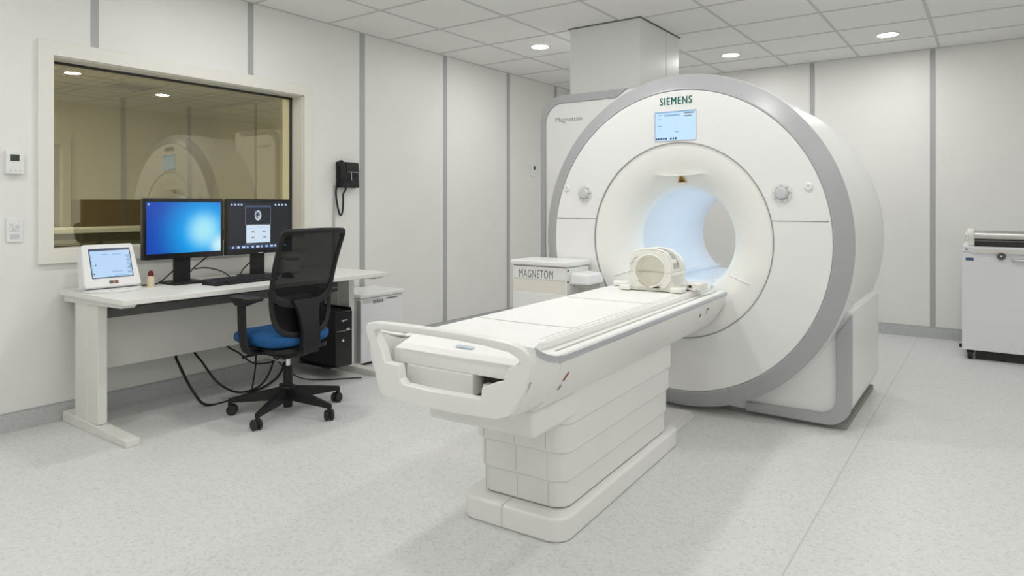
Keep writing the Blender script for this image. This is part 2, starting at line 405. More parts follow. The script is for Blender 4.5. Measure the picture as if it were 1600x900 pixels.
# control room seen through the window
XW = XL - 0.25
b = MB(); b.box(XC - 0.1, XW, YF - 0.2, YC + 0.1, -0.12, 0, 'cr_dark'); struct(b.build('floor_control_room', smooth=False))
b = MB(); b.box(XC - 0.1, XW, YF - 0.2, YC + 0.1, H, H + 0.12, 'cr_ceil')
for x in [XC + 0.677 * k for k in range(1, 8)]: b.box(x - 0.01, x + 0.01, YF, YC, H - 0.004, H, 'cr_strip')
for y in [YC - 0.671 * k for k in range(1, 11)]: b.box(XC, XW, y - 0.01, y + 0.01, H - 0.004, H, 'cr_strip')
struct(b.build('ceiling_control_room', smooth=False))
DY0, DY1, DZ = 2.80, 3.66, 2.04
b = MB()
b.box(XC - 0.1, XC, DY1, YC + 0.1, 0, H, 'cr_wall'); b.box(XC - 0.1, XC, YF - 0.2, DY0, 0, H, 'cr_wall'); b.box(XC - 0.1, XC, DY0, DY1, DZ, H, 'cr_wall')
b.box(XC, XC + 0.012, DY1 + 0.1, YC, 0, 1.335, 'cr_dado')
for y in (4.415, 5.352): b.box(XC, XC + 0.016, y - 0.03, y + 0.03, 0, H, 'cr_strip')
struct(b.build('wall_control_room_far', smooth=False))
b = MB(); b.box(XC, XW, YC, YC + 0.1, 0, H, 'cr_wall')
for x in (-8.7, -7.6, -6.5): b.box(x - 0.025, x + 0.025, YC - 0.006, YC, 0, H, 'cr_strip')
struct(b.build('wall_control_room_side', smooth=False))
b = MB(); b.box(XC, XW, YF - 0.2, YF - 0.1, 0, H, 'cr_wall'); struct(b.build('wall_control_room_near', smooth=False))
b = MB()
for y0, y1, z0, z1 in ((DY0 - 0.1, DY0, 0, DZ + 0.1), (DY1, DY1 + 0.1, 0, DZ + 0.1), (DY0, DY1, DZ, DZ + 0.1)): b.box(XC, XC + 0.03, y0, y1, z0, z1, 'cr_wall', 0.004)
b.box(XC - 0.09, XC - 0.05, DY0, DY1, 0, DZ, 'cr_door')
b.box(XC - 0.05, XC - 0.045, DY0 + 0.12, DY1 - 0.12, 1.0, DZ - 0.14, 'cr_dark')
dr = struct(b.build('door_1'))
b = MB(); b.cyl((XC - 0.05, DY1 - 0.08, 1.02), (XC + 0.0, DY1 - 0.08, 1.02), 0.01, 'chrome'); b.cyl((XC, DY1 - 0.08, 1.02), (XC, DY1 - 0.2, 1.02), 0.01, 'chrome')
b.build('door_handle', dr, label='metal lever handle')

# ================================================================== DOWNLIGHTS
def downlight(x, y, label, group='recessed ceiling downlights', zc=H):
    t = thing('downlight', label, 'ceiling light', (x, y, zc), group=group)
    b = MB(); b.lathe([(0.078, 0.0), (0.078, -0.006), (0.092, -0.006), (0.096, -0.001), (0.096, 0)], 'lampring', seg=40); b.build('trim_ring', t)
    b = MB(); b.lathe([(0, -0.004), (0.078, -0.004)], 'lamp', seg=40); b.build('lens', t, smooth=False)
    return t
L0 = downlight(-3.445, 5.255, 'round recessed downlight in the ceiling left of the boxed duct')
def copy_thing(src, loc, label):
    r = src.copy(); COL.objects.link(r); r.location = loc; r['label'] = label
    for ch in list(src.children):
        c = ch.copy(); COL.objects.link(c); c.parent = r
        for g in list(ch.children):
            d = g.copy(); COL.objects.link(d); d.parent = c
    return r
for x, y, lb in ((-2.105, 6.64, 'round recessed downlight right of the boxed duct, above the scanner top'),
                 (-0.745, 6.65, 'round recessed downlight nearest the right edge of the photo'),
                 (-0.745, 3.24, 'round recessed downlight outside the frame, reflected at the left end of the window'),
                 (-0.07, 4.58, 'round recessed downlight outside the frame, reflected above the left monitor'),
                 (-2.105, 3.24, 'round recessed downlight over the patient table, outside the frame'),
                 (-3.445, 2.57, 'round recessed downlight over the office chair, outside the frame'),
                 (-2.105, 1.56, 'round recessed downlight over the foot of the patient table, outside the frame'),
                 (-3.445, 0.56, 'round recessed downlight near the thermostat, outside the frame'),
                 (0.93, 2.57, 'round recessed downlight by the right wall, outside the frame'),
                 (-2.105, -0.45, 'round recessed downlight behind the camera on its left, outside the frame'),
                 (0.93, 1.23, 'added unseen fill downlight right of the camera, outside the frame'),  # added lamp, fills the table skirt from the right
                 (-0.745, -0.45, 'added unseen fill downlight straight behind the camera, outside the frame'),  # added lamp for frontal fill
                 (0.6, -0.45, 'round recessed downlight behind the camera on its right, outside the frame')):
    copy_thing(L0, (x, y, H), lb)
M['cr_fill_lamp'] = mat('control_room_fill_lamp', (0.9, 0.9, 0.9), 0.5, emit=(1.0, 0.96, 0.84), estr=2100)  # for two unseen lamps added to brighten the control room behind the glass
for x, y, lb in ((-6.6, 0.9, 'added warm fill lamp in the control room, nearer the window, outside the view'), (-8.3, 0.2, 'added warm fill lamp in the control room, far side, outside the view')):
    t = thing('downlight', lb, 'ceiling light', (x, y, H), group='control room fill lamps')
    b = MB(); b.lathe([(0.1, 0), (0.1, -0.006), (0.115, -0.006), (0.12, 0)], 'lampring', seg=40); b.build('trim_ring', t)
    b = MB(); b.lathe([(0, -0.004), (0.1, -0.004)], 'cr_fill_lamp', seg=40); b.build('lens', t, smooth=False)
t = thing('ceiling_vent', 'square dark ceiling vent seen through the window glass', 'vent', (-8.75, 4.05, H))
b = MB(); b.prism([(-.29, -.29), (.29, -.29), (.29, .29), (-.29, .29)], -0.008, 0.0, 'cr_ceil', hole=[(-.25, -.25), (.25, -.25), (.25, .25), (-.25, .25)]); b.build('frame', t, smooth=False)
b = MB(); b.box(-.25, .25, -.25, .25, -0.002, 0.0, 'cr_dark')
for k in range(7): b.box(-.25, .25, -.24 + k * .075, -.215 + k * .075, -0.007, -0.003, 'cr_strip')
b.build('louvre', t, smooth=False)
t = thing('counter', 'long pale counter with dark front behind the window glass', 'counter', (-7.6, 3.2, 0))
b = MB(); b.box(-.35, .35, -.75, 2.2, 0.985, 1.03, 'desk', 0.004); b.build('worktop', t)
b = MB(); b.box(-.3, .3, -.72, 2.17, 0, 0.985, 'cr_dark', 0.004)
for k in range(5): b.box(.3, .306, -.68 + k * .57, -.17 + k * .57, .1, .9, 'cr_strip', 0.002)
b.build('cabinet_body', t)
t = thing('office_bin', 'dark rounded bin standing on the low cabinet behind the glass', 'bin', (-6.6, 2.35, 0))
b = MB(); b.lathe([(0, 0), (.16, 0), (.19, .85), (.18, .87), (.15, .8), (.14, .3), (0, .3)], 'cr_dark', seg=32); b.build('bin_body', t)

# ================================================================== SCANNER
GX, GY, GZ, SXR = -1.562, 3.90, 1.044, 0.955
gan = thing('scanner', 'large round white magnetic resonance scanner with grey ring and glowing bore', 'scanner', (GX, GY, 0))
LG = face_frame((0, 0, GZ), (1, 0, 0), (0, 0, 1))     # local z of the lathe runs towards the viewer (-Y)
def g_lathe(prof, m, seg=128): # (r, depth behind the face)
    return MB().lathe([(r, -d) for r, d in prof], m, LG, seg, SXR)
g_lathe([(0.592, 0.008), (0.594, 0.002), (0.600, 0.0), (0.75, 0.0), (0.900, 0.0), (0.907, 0.002), (0.911, 0.009)], 'white').build('front_cover', gan, label='flat white front cover')
RB = 0.318
fun = [(RB + (0.588 - RB) * (1 - math.sin(a)), 0.006 + 0.175 * (1 - math.cos(a))) for a in [PI / 2 * k / 18 for k in range(19)]]
bf = g_lathe([(0.592, 0.010)] + fun, 'cream').build('bore_funnel', gan, label='cream funnel leading into the bore')
g_lathe([(RB, 0.181), (RB, 0.5), (RB, 0.9), (RB, 1.30)], 'bore', 96).build('bore_liner', gan, label='glossy pale blue-lit bore tube')
g_lathe([(0.911, 0.006), (0.914, 0.002), (0.924, 0.003), (1.008, 0.052), (1.014, 0.060)], 'trim').build('trim_ring', gan, label='mid grey chamfered ring')
b = g_lathe([(1.012, 0.058), (1.016, 0.066), (1.020, 0.14), (1.024, 0.30), (1.024, 0.34), (1.016, 0.37), (1.012, 0.5), (1.012, 1.15), (1.0, 1.33), (0.965, 1.43), (0.90, 1.48), (0.55, 1.49), (0.42, 1.46), (0.36, 1.40), (RB, 1.30)], 'white')
b.build('body_shell', gan, label='white drum-shaped body')
# groove lines on the face
b = MB(); b.lathe([(0.5885, 0.0008), (0.5945, 0.0012)], 'groove', LG, 128, SXR)
for s in (-1, 1):
    x0, x1 = (0.592 * 0.985 * SXR, 0.903 * 0.985 * SXR)
    b.box(min(s * x0, s * x1), max(s * x0, s * x1), -0.0012, 0.002, 1.165, 1.170, 'groove')
b.build('panel_joint', gan, smooth=False, label='thin grey joint lines')
# lip above the opening
b = MB()
def lip(a, z): pass
b.prism([(-0.155, 0.4020), (-0.08, 0.3935), (0, 0.391), (0.08, 0.3935), (0.155, 0.402), (0.08, 0.4005), (0, 0.3995), (-0.08, 0.4005)], 0.0, 0.046, 'cream', SOUTH((0, 0.05, GZ)))
b.build('funnel_brow', gan)
# ledges beside the table inside the funnel
for s in (-1, 1):
    pts = []
    for k in range(6):
        x = 0.30 + 0.026 * k; z = -0.200 - 0.008 * k; r = math.hypot(x / SXR, z); th = math.asin(max(0, 1 - (r - RB) / (0.588 - RB)))
        pts.append((s * x, 0.006 + 0.175 * (1 - math.cos(th)) - 0.001, GZ + z))
    b = MB(); b.tube(pts, 0.005, 'cream', 8, sub=3, flat=(0.0025, 0.004), up=(0, 0, 1)); b.build('docking_ledge', gan)
# bed rails inside the bore
b = MB(); b.box(-0.19, 0.19, 0.10, 1.28, 0.752, 0.775, 'bore', 0.004)
for s in (-1, 1): b.box(s * 0.185 - 0.022, s * 0.185 + 0.022, 0.16, 1.33, 0.775, 0.803, 'bore', 0.006)
b.build('bore_bed_rail', gan)
for a in (20, 48):
    b = MB(); b.lathe([(RB - 0.004, -0.24), (RB - 0.004, -1.20)], 'bore_led', LG, 6, SXR, math.radians(a), math.radians(a + 8))
    b.build('bore_lamp', gan, smooth=False, label='cool blue-white light strip on the right wall of the bore')
# display, letters, warning mark
sm = SOUTH((-0.012 - 0.0, -0.003, 1.741))
b = MB(); b.box(-0.144, 0.122, -0.0045, 0.01, 1.648, 1.832, 'btn', 0.002)
W2, H2 = 0.133 - .003, 0.092 - .003
smx = SOUTH((-0.011, -0.0052, 1.740))
b.rect(-W2, -H2, W2, H2, 'scr_ice', smx)
b.rect(-W2, H2 - .008, W2, H2, 'scr_ice2', smx, .0004); b.rect(-W2, -H2, -W2 + .004, H2, 'scr_ice2', smx, .0004)
for x0, x1, y in ((-.11, -.08, .066), (-.07, .03, .066), (-.07, .03, .06), (-.11, -.09, .042), (-.112, -.085, .0), (0.0, .025, -.04)): b.rect(x0, y, x1, y + .005, 'scr_ice2', smx, .0004)
for x0, x1, y in ((.06, .12, .07), (.06, .105, .052)): b.rect(x0, y, x1, y + .007, 'scr_grey', smx, .0004)
for k in range(9):
    if k != 5: b.rect(-.124 + k * .0155, -.083, -.124 + k * .0155 + .011, -.071, 'scr_ink', smx, .0004)
b.build('display', gan, smooth=False, label='pale blue information display')
b = MB()
for q in (-.0014, 0, .0014): b.text('SIEMENS', 0.202, 0.046, 'teal', face_frame((-0.008 + q, -0.0006 - q * .1, 1.893), (1, 0, 0), (0, 0, 1)), 0.0008, 0.0, 1.2)
b.build('lettering', gan, smooth=False, label='dark green capital lettering')
b = MB(); wm = face_frame((0.004, 0.064, 1.419), (1, 0, 0), (0, -0.56, 0.83))
b.prism([(-.030, -.026), (.030, -.026), (.004, .032), (-.004, .032)], 0, 0.003, 'amber', wm)
b.rect(-.016, -.02, .016, -.002, 'brown', wm, .0032); b.disc(0, .008, .008, .007, 'brown', wm, .0032)
b.build('warning_label', gan, smooth=False, label='small amber warning triangle')
# knobs and buttons
for s, x, z in ((-1, -0.640, 1.334), (1, 0.610, 1.322)):
    b = MB(); c = face_frame((x, 0, z), (1, 0, 0), (0, 0, 1))
    for k in range(8):
        a = 2 * PI * k / 8 + .2
        b.prism(arc(0, 0, 0.053, k * 45 + 4, k * 45 + 41, 6) + arc(0, 0, 0.037, k * 45 + 41, k * 45 + 4, 6), 0.0, 0.008, 'collar', c, bev=0.002)
    kb = MB(); kb.lathe([(0.036, 0), (0.036, 0.008), (0.032, 0.020), (0.026, 0.026), (0, 0.028)], 'knob', c, 40)
    ko = kb.build('control_knob', gan, label='silver dome control knob'); b.build('collar', ko)
for x, z in ((-0.776, 1.371), (0.748, 1.358)):
    b = MB(); c = face_frame((x, 0, z), (1, 0, 0), (0, 0, 1))
    b.lathe([(0.022, 0), (0.021, 0.007), (0.018, 0.009), (0.009, 0.009), (0.008, 0.007), (0, 0.007)], 'white', c, 32); b.disc(0, 0, .007, .007, 'btn', c, .0075)
    b.build('push_button', gan, label='small white push button')
# square housing behind on the left
HX0, HX1, HT, HY = -1.308, -0.5, 2.095, 0.50
hs = [(HX0, 0.0), (HX1, 0.0), (HX1, HT)] + arc(HX0 + 0.19, HT - 0.19, 0.19, 90, 180, 10)
b = MB(); b.prism(hs, -1.80, -HY, 'white', SOUTH((0, 0, 0)), bev=0.012)
hou = b.build('service_housing', gan, label='square-shouldered white housing behind the ring')
bo = [(HX0 - 0.003, 0.25)] + arc(HX0 + 0.19, HT - 0.19, 0.193, 180, 90, 10) + [(-0.57, HT + 0.003)]
bi = [(HX0 + 0.043, 0.25)] + arc(HX0 + 0.19, HT - 0.205, 0.147, 180, 90, 10) + [(-0.66, HT - 0.058)]
b = MB(); b.ribbon(bo, bi, -HY - 0.05, -HY + 0.012, 'trim', SOUTH((0, 0, 0)), bev=0.006); b.build('edge_trim', hou, label='grey edge trim')
b = MB(); b.text('Magnetom', 0.235, 0.05, 'pale_letter', SOUTH((HX0 + 0.245, HY - 0.0005, 1.907)), 0.0006); b.build('lettering', hou, smooth=False, label='pale grey lettering')
# foot on the right
FX1 = 0.928
fo = [(0.25, 0.03)] + arc(FX1 - 0.13, 0.16, 0.13, 270, 360, 8) + [(FX1, 0.66), (0.86, 0.72), (0.25, 0.7)]
b = MB(); b.prism(fo, -1.28, -0.205, 'white', SOUTH((0, 0, 0)), bev=0.008)
foot = b.build('side_foot', gan, label='white corner foot below the ring')
bo = [(0.36, 0.028), (0.70, 0.0265)] + arc(FX1 - 0.13, 0.16, 0.134, 270, 360, 10) + [(FX1 + 0.004, 0.655)]
bi = [(0.36, 0.080), (0.70, 0.086)] + arc(FX1 - 0.165, 0.175, 0.090, -90, 0, 10) + [(FX1 - 0.075, 0.53)]
b = MB(); b.ribbon(bo, bi, -0.215, -0.175, 'trim', SOUTH((0, 0, 0)), bev=0.006); b.build('edge_trim', foot, label='grey edge trim')
b = MB(); b.box(0.25, FX1 - 0.03, 0.23, 1.26, 0.0, 0.032, 'groove'); b.box(-1.2, 0.3, 0.25, 1.26, 0.0, 0.05, 'groove'); b.build('plinth', gan, label='dark grey recessed plinth')
# small notch line on the shoulder
b = MB()
for a0, d0, d1 in ((68, 0.07, 0.22),):
    a = math.radians(a0); r = 1.0185
    b.tube([(r * math.cos(a) * SXR, d0, GZ + r * math.sin(a)), (1.0235 * math.cos(a) * SXR, d1, GZ + 1.0235 * math.sin(a)), (1.025 * math.cos(a - .05) * SXR, d1 + .06, GZ + 1.025 * math.sin(a - .05))], 0.0018, 'groove2', 6)
b.build('shoulder_seam', gan)

# duct casing up to the ceiling
b = MB(); b.box(-2.90, -2.262, 4.885, 5.69, HT + 0.004, H, 'white', 0.004)
b.box(-2.263, -2.2612, 5.405, 5.409, HT + .004, H, 'groove2'); b.box(-2.91, -2.252, 4.875, 5.70, H - 0.008, H, 'tray')
tag(b.build('duct_casing'), 'tall white boxed duct from the scanner top to the ceiling', 'duct')

# ================================================================== PATIENT TABLE
TR = math.radians(2.8)
tab = thing('patient_table', 'long off-white scanner table on a stepped telescopic pedestal', 'patient table', (-1.61, 3.95, 0), TR)
b = MB()
b.prism(rrect(-0.24, -1.86, 0.24, -0.56, 0.075, 6), 0.0, 0.092, 'table', bev=0.012, seg=3)
b.hexa([(-.17, -.6, 0), (.17, -.6, 0), (.17, -0.06, 0), (-.17, -0.06, 0), (-.15, -.6, .062), (.15, -.6, .062), (.13, -0.06, .022), (-.13, -0.06, .022)], 'table', 0.006)
b.box(-0.03, -0.027, -1.8612, -1.7, 0.005, 0.0928, 'groove2')
b.build('base_plate', tab, label='flat floor plate with rounded corners')
for k, (z0, z1, g) in enumerate(((0.096, 0.200, 0.0), (0.198, 0.314, 0.010), (0.312, 0.427, 0.020), (0.425, 0.56, 0.030))):
    b = MB(); b.prism(rrect(-0.190 - g, -1.785 - g, 0.205 + g, -0.66 + g * .5, 0.065, 6), z0, z1, 'table', bev=0.009, seg=3)
    for x in (-0.155, -0.005, 0.135): b.box(x - .0010, x + .0010, -1.785 - g - .0005, -1.784 - g, z0 + .009, z1 - .009, 'groove2')
    if k == 0: b.prism(rrect(-0.183, -1.778, 0.198, -0.667, 0.06, 6), 0.0905, 0.099, 'groove')
    b.build('pedestal_tier', tab)
# chassis: tapering skirt under the rails
half = [(0.345, 0.738), (0.340, 0.705), (0.318, 0.655), (0.288, 0.603), (0.255, 0.563), (0.238, 0.548)]
sec = half + [(-a, z) for a, z in reversed(half)]
b = MB(); b.sweep(sec, [lambda a, z, y=y, k=k: Vector((a * k, y, z)) for y, k in ((-2.06, 1), (-0.062, 1))], 'table')
b.box(-0.236, 0.236, -2.055, -1.70, 0.447, 0.55, 'table', 0.02)
b.build('chassis', tab, label='tapering side skirt')
# deck and rails
b = MB(); b.box(-0.345, 0.345, -2.06, -0.062, 0.738, 0.750, 'bed', 0.004)
for s in (-1, 1):
    b.tube([(s * 0.312, -2.262, 0.800), (s * 0.322, -2.235, 0.796), (s * 0.327, -2.18, 0.779), (s * 0.325, -2.11, 0.762), (s * 0.322, -2.04, 0.753), (s * 0.322, -1.6, 0.752), (s * 0.322, -0.8, 0.752), (s * 0.322, -0.065, 0.752)], 0.01, 'bed', 10, sub=5, flat=(0.018, 0.007), up=(1, 0, 0))
    b.box(s * 0.288 - .003, s * 0.288 + .003, -2.0, -0.065, 0.75, 0.7545, 'groove2')
b.build('deck', tab)
for s in (-1, 1):
    b = MB(); b.tube([(s * 0.346, -0.065, 0.741), (s * 0.346, -1.0, 0.741), (s * 0.346, -1.98, 0.741), (s * 0.347, -2.06, 0.744), (s * 0.348, -2.13, 0.756), (s * 0.347, -2.19, 0.777), (s * 0.342, -2.235, 0.801)], 0.01, 'rail', 10, sub=5, flat=(0.0035, 0.0105), up=(1, 0, 0))
    b.build('side_rail', tab, label='pale blue-grey side rail')
# bed cushion
b = MB(); b.prism(rrect(-0.25, -2.03, 0.25, -0.01, 0.05, 6), 0.748, 0.781, 'bed', bev=0.010, seg=4)
for y in (-1.72, -0.95): b.tube([(-0.24, y, 0.7805), (-0.1, y - 0.012, 0.7812), (0.1, y - 0.012, 0.7812), (0.24, y, 0.7805)], 0.0022, 'groove2', 6)
for x in (0.215, 0.238): b.box(x - .0015, x + .0015, -1.98, -0.02, 0.7795, 0.7818, 'groove2')
b.build('cushion', tab, label='flat off-white mattress')
# end cover with handle loop
def bow(p):
    return Vector((p.x, p.y, p.z + 0.045 * (1 - (p.x / 0.35) ** 2)))
outer = [(-0.240, 0.585), (-0.10, 0.583), (0.08, 0.583), (0.240, 0.585), (0.283, 0.600), (0.318, 0.655), (0.338, 0.705), (0.353, 0.762), (0.346, 0.792), (0.325, 0.812), (0.28, 0.826), (0.20, 0.836), (0.10, 0.843), (0.0, 0.846), (-0.10, 0.846), (-0.2, 0.843), (-0.28, 0.838), (-0.335, 0.829), (-0.352, 0.812), (-0.335, 0.780), (-0.305, 0.745), (-0.292, 0.69), (-0.275, 0.63), (-0.258, 0.597)]
inner = [(-0.132, 0.645), (0.0, 0.643), (0.186, 0.642), (0.190, 0.679), (0.223, 0.694), (0.262, 0.706), (0.278, 0.748), (0.318, 0.764), (0.310, 0.780), (0.28, 0.797), (0.20, 0.811), (0.10, 0.819), (0.0, 0.822), (-0.10, 0.822), (-0.2, 0.820), (-0.272, 0.815), (-0.294, 0.806), (-0.286, 0.790), (-0.25, 0.752), (-0.228, 0.705), (-0.160, 0.706), (-0.150, 0.660)]
b = MB(); b.prism(outer, -0.018, 0.022, 'table', face_frame((0, -2.25, 0), (1, 0, 0), (0, 0, 1)), bev=0.006, hole=inner, warp=bow)
side = [(0.346, 0.0), (0.338, 0.705), (0.318, 0.655), (0.285, 0.600), (0.252, 0.572), (0.235, 0.585), (0.262, 0.61), (0.292, 0.66), (0.312, 0.71), (0.312, 0.0)]
for s in (-1, 1):
    b.sweep(side, [lambda a, z, y=y, t=t, s=s: Vector((s * a, y, t if z == 0 else z)) for y, t in ((-2.05, 0.744), (-2.12, 0.752), (-2.18, 0.772), (-2.225, 0.795), (-2.255, 0.815))], 'table')
b.box(-0.245, 0.245, -2.27, -2.05, 0.583, 0.605, 'table', 0.004)
for x in (-0.205, 0.225): b.box(x - .0012, x + .0012, -2.2935, -2.285, 0.60, 0.69, 'groove2')
ec = b.build('end_cover', tab, label='end cover with looped push handle')
b = MB()
b.hexa([(-0.275, -2.20, 0.682), (0.250, -2.20, 0.682), (0.250, -2.0, 0.70), (-0.275, -2.0, 0.70), (-0.275, -2.20, 0.736), (0.250, -2.20, 0.736), (0.25, -2.04, 0.785), (-0.275, -2.04, 0.785)], 'bed', 0.007)
b.hexa([(-0.21, -2.205, 0.612), (0.085, -2.205, 0.612), (0.085, -2.06, 0.612), (-0.21, -2.06, 0.612), (-0.21, -2.205, 0.683), (0.085, -2.205, 0.683), (0.085, -2.06, 0.69), (-0.21, -2.06, 0.69)], 'table', 0.004)
b.build('end_block', tab, label='stepped end block below the handle')
b = MB(); b.box(0.10, 0.21, -2.16, -2.06, 0.606, 0.682, 'dark'); b.box(0.115, 0.205, -2.19, -2.10, 0.640, 0.655, 'table', 0.003); b.build('release_slot', tab, label='dark slot with release lever')
b = MB(); lm = face_frame((0.0, -2.14, 0.7565), (1, 0, 0), (0, 0.956, 0.293)); b.prism(rrect(-0.035, -0.008, 0.04, 0.009, 0.006, 4), 0, 0.0018, 'ice_label', lm); b.build('label_plate', tab, label='small pale blue plate')
# marks on the right skirt
def on_skirt(y, z, dx=0.0):
    a = 0.340 - (0.705 - z) / (0.705 - 0.655) * 0.022 if z > 0.655 else 0.318 - (0.655 - z) / 0.052 * 0.03
    return face_frame((a + 0.0008, y, z), (0, 1, 0), (0.37, 0, 0.93))
b = MB(); k = on_skirt(-2.0, 0.655); b.prism([(-.006, -.004), (.008, -.002), (.024, .022), (.018, .032), (.004, .022)], 0, .001, 'redmark', k); b.prism([(-.022, -.034), (-.010, -.032), (-.002, -.016), (-.012, -.020)], 0, .001, 'tray', k); b.build('emblem', tab, smooth=False, label='small red-brown emblem')
b = MB(); k = on_skirt(-0.40, 0.692); b.rect(-.02, -.002, .03, .006, 'redmark', k, .001); b.rect(0.005, -.03, .014, 0, 'redmark', k, .001); b.build('safety_mark', tab, smooth=False, label='small red T-shaped mark near the scanner')
b = MB(); k = on_skirt(-0.50, 0.672); b.disc(0, 0, .012, .011, 'redmark', k, .001); b.build('safety_mark', tab, smooth=False, label='small round red mark near the scanner')

# ================================================================== HEAD COIL on the table
CS = 0.84
coil = thing('head_coil', 'cream cage-shaped head coil lying on the scanner table at the bore', 'head coil', (-1.535, 3.55, 0.784), TR)
def cl(prof, m, b, seg=40, a0=0, a1=2 * PI, o=(0, 0, 0.138), sx=1.0):
    b.lathe([(r, -d) for r, d in prof], m, face_frame(o, (1, 0, 0), (0, 0, 1)), seg, sx, a0, a1)
b = MB()
b.prism([(-0.15, 0), (0.15, 0), (0.155, 0.03), (0.135, 0.09), (0.142, 0.125), (0.118, 0.125), (0.10, 0.07), (0.05, 0.035), (0, 0.026), (-0.05, 0.035), (-0.10, 0.07), (-0.118, 0.125), (-0.142, 0.125), (-0.135, 0.09), (-0.155, 0.03)], -0.16, 0.12, 'coil', face_frame((0, 0, 0), (1, 0, 0), (0, 0, 1)), bev=0.006)
for s in (-1, 1):
    b.box(s * 0.175 - 0.04, s * 0.175 + 0.04, -0.16, -0.05, 0.0, 0.034, 'coil', 0.01); b.box(s * 0.165 - 0.03, s * 0.165 + 0.03, 0.0, 0.14, 0.0, 0.05, 'coil', 0.012)
b.build('coil_base', coil)
b = MB()
octo = [(-0.10, 0.025), (0.10, 0.025), (0.140, 0.075), (0.146, 0.20), (0.108, 0.262), (0.05, 0.285), (-0.05, 0.285), (-0.108, 0.262), (-0.146, 0.20), (-0.140, 0.075)]
hole = [(0.102 * math.cos(2 * PI * k / 36), 0.142 + 0.108 * math.sin(2 * PI * k / 36)) for k in range(36)]
b.prism(octo, 0.0, 0.045, 'coil', face_frame((0, -0.10, 0), (1, 0, 0), (0, 0, 1)), bev=0.008, hole=hole)
b.tube([(0.106 * math.cos(2 * PI * k / 24), -0.146, 0.142 + 0.112 * math.sin(2 * PI * k / 24)) for k in range(24)], 0.006, 'coil', 8, closed=True, sub=3)
b.tube([(-0.146, -0.12, 0.20), (-0.10, -0.125, 0.272), (0, -0.128, 0.292), (0.10, -0.125, 0.272), (0.146, -0.12, 0.20)], 0.01, 'coil', 10, sub=6, flat=(0.014, 0.008), up=(0, 1, 0))
b.tube([(-0.146, 0.03, 0.17), (-0.11, 0.03, 0.262), (0, 0.03, 0.292), (0.11, 0.03, 0.262), (0.146, 0.03, 0.17)], 0.01, 'coil', 10, sub=6, flat=(0.022, 0.008), up=(0, 1, 0))
for z in (0.235, 0.20): b.tube([(-0.137 + (z - .2) * .6, -0.146, z - 0.018), (-0.112 + (z - .2) * .8, -0.147, z + .004)], 0.004, 'groove2', 6, sub=1)
for s_ in (-1, 1): b.box(s_ * 0.125 - .024, s_ * 0.125 + .024, -0.1465, -0.14, 0.130, 0.1335, 'groove2')
cl([(0.104, 0.02), (0.138, 0.02), (0.142, 0.04), (0.142, 0.15), (0.13, 0.165), (0.10, 0.165), (0.098, 0.15), (0.104, 0.02)], 'coil', b, 48)
for a in (0, 28, 62, 90, 118, 152, 180):
    ar = math.radians(a); r = 0.128
    b.tube([(r * math.cos(ar), -0.12, 0.138 + r * math.sin(ar)), ((r + .010) * math.cos(ar), -0.05, 0.138 + (r + .010) * math.sin(ar)), ((r + .007) * math.cos(ar), 0.04, 0.138 + (r + .007) * math.sin(ar))], 0.013, 'coil', 10, flat=(0.009, 0.016), up=(math.cos(ar), 0, math.sin(ar)))
b.build('coil_cage', coil, label='open rounded cage with struts')
b = MB()
cl([(0.106, -0.125), (0.100, -0.10), (0.085, -0.075), (0.05, -0.06), (0.0, -0.055)], 'coilin', b, 40)
b.build('inner_lining', coil, label='beige padded lining')
b = MB()
for s in (-1, 1): b.tube([(s * 0.138, -0.135, 0.118), (s * 0.158, -0.10, 0.120), (s * 0.160, 0.02, 0.120), (s * 0.150, 0.08, 0.118)], 0.012, 'coil', 10, flat=(0.01, 0.015), up=(1, 0, 0))
b.tube([(-0.098, -0.104, 0.132), (-0.05, -0.066, 0.128), (0, -0.058, 0.127), (0.05, -0.066, 0.126), (0.098, -0.104, 0.126)], 0.003, 'groove2', 8)
b.tube([(-0.075, -0.15, 0.075), (-0.04, -0.153, 0.045), (0.0, -0.15, 0.03)], 0.004, 'amber_pad', 8)
b.box(0.03, 0.07, -.163, -.15, 0.026, 0.036, 'brown', .003)
b.build('side_latch', coil)
b = MB(); b.box(0.195, 0.285, 0.02, 0.18, 0.0, 0.055, 'coil', 0.014)
b.cyl((0.215, 0.015, 0.03), (0.215, 0.02, 0.03), 0.01, 'dark'); b.cyl((0.25, -0.02, 0.015), (0.25, 0.02, 0.02), 0.010, 'coil')
tb_ = b.build('coil_plug', coil, label='block plug beside the coil')
coil.scale = (CS, CS, 0.79)
pad = MB(); pad.prism(rrect(-0.05, -0.035, 0.05, 0.035, 0.025, 5), 0, 0.026, 'bed', bev=0.012, seg=4)
pd = pad.build('foam_pad', None, (-1.785, 3.60, 0.784)); pd.rotation_euler = (0, 0, 0.5); tag(pd, 'small white foam pad on the table left of the head coil', 'pad')

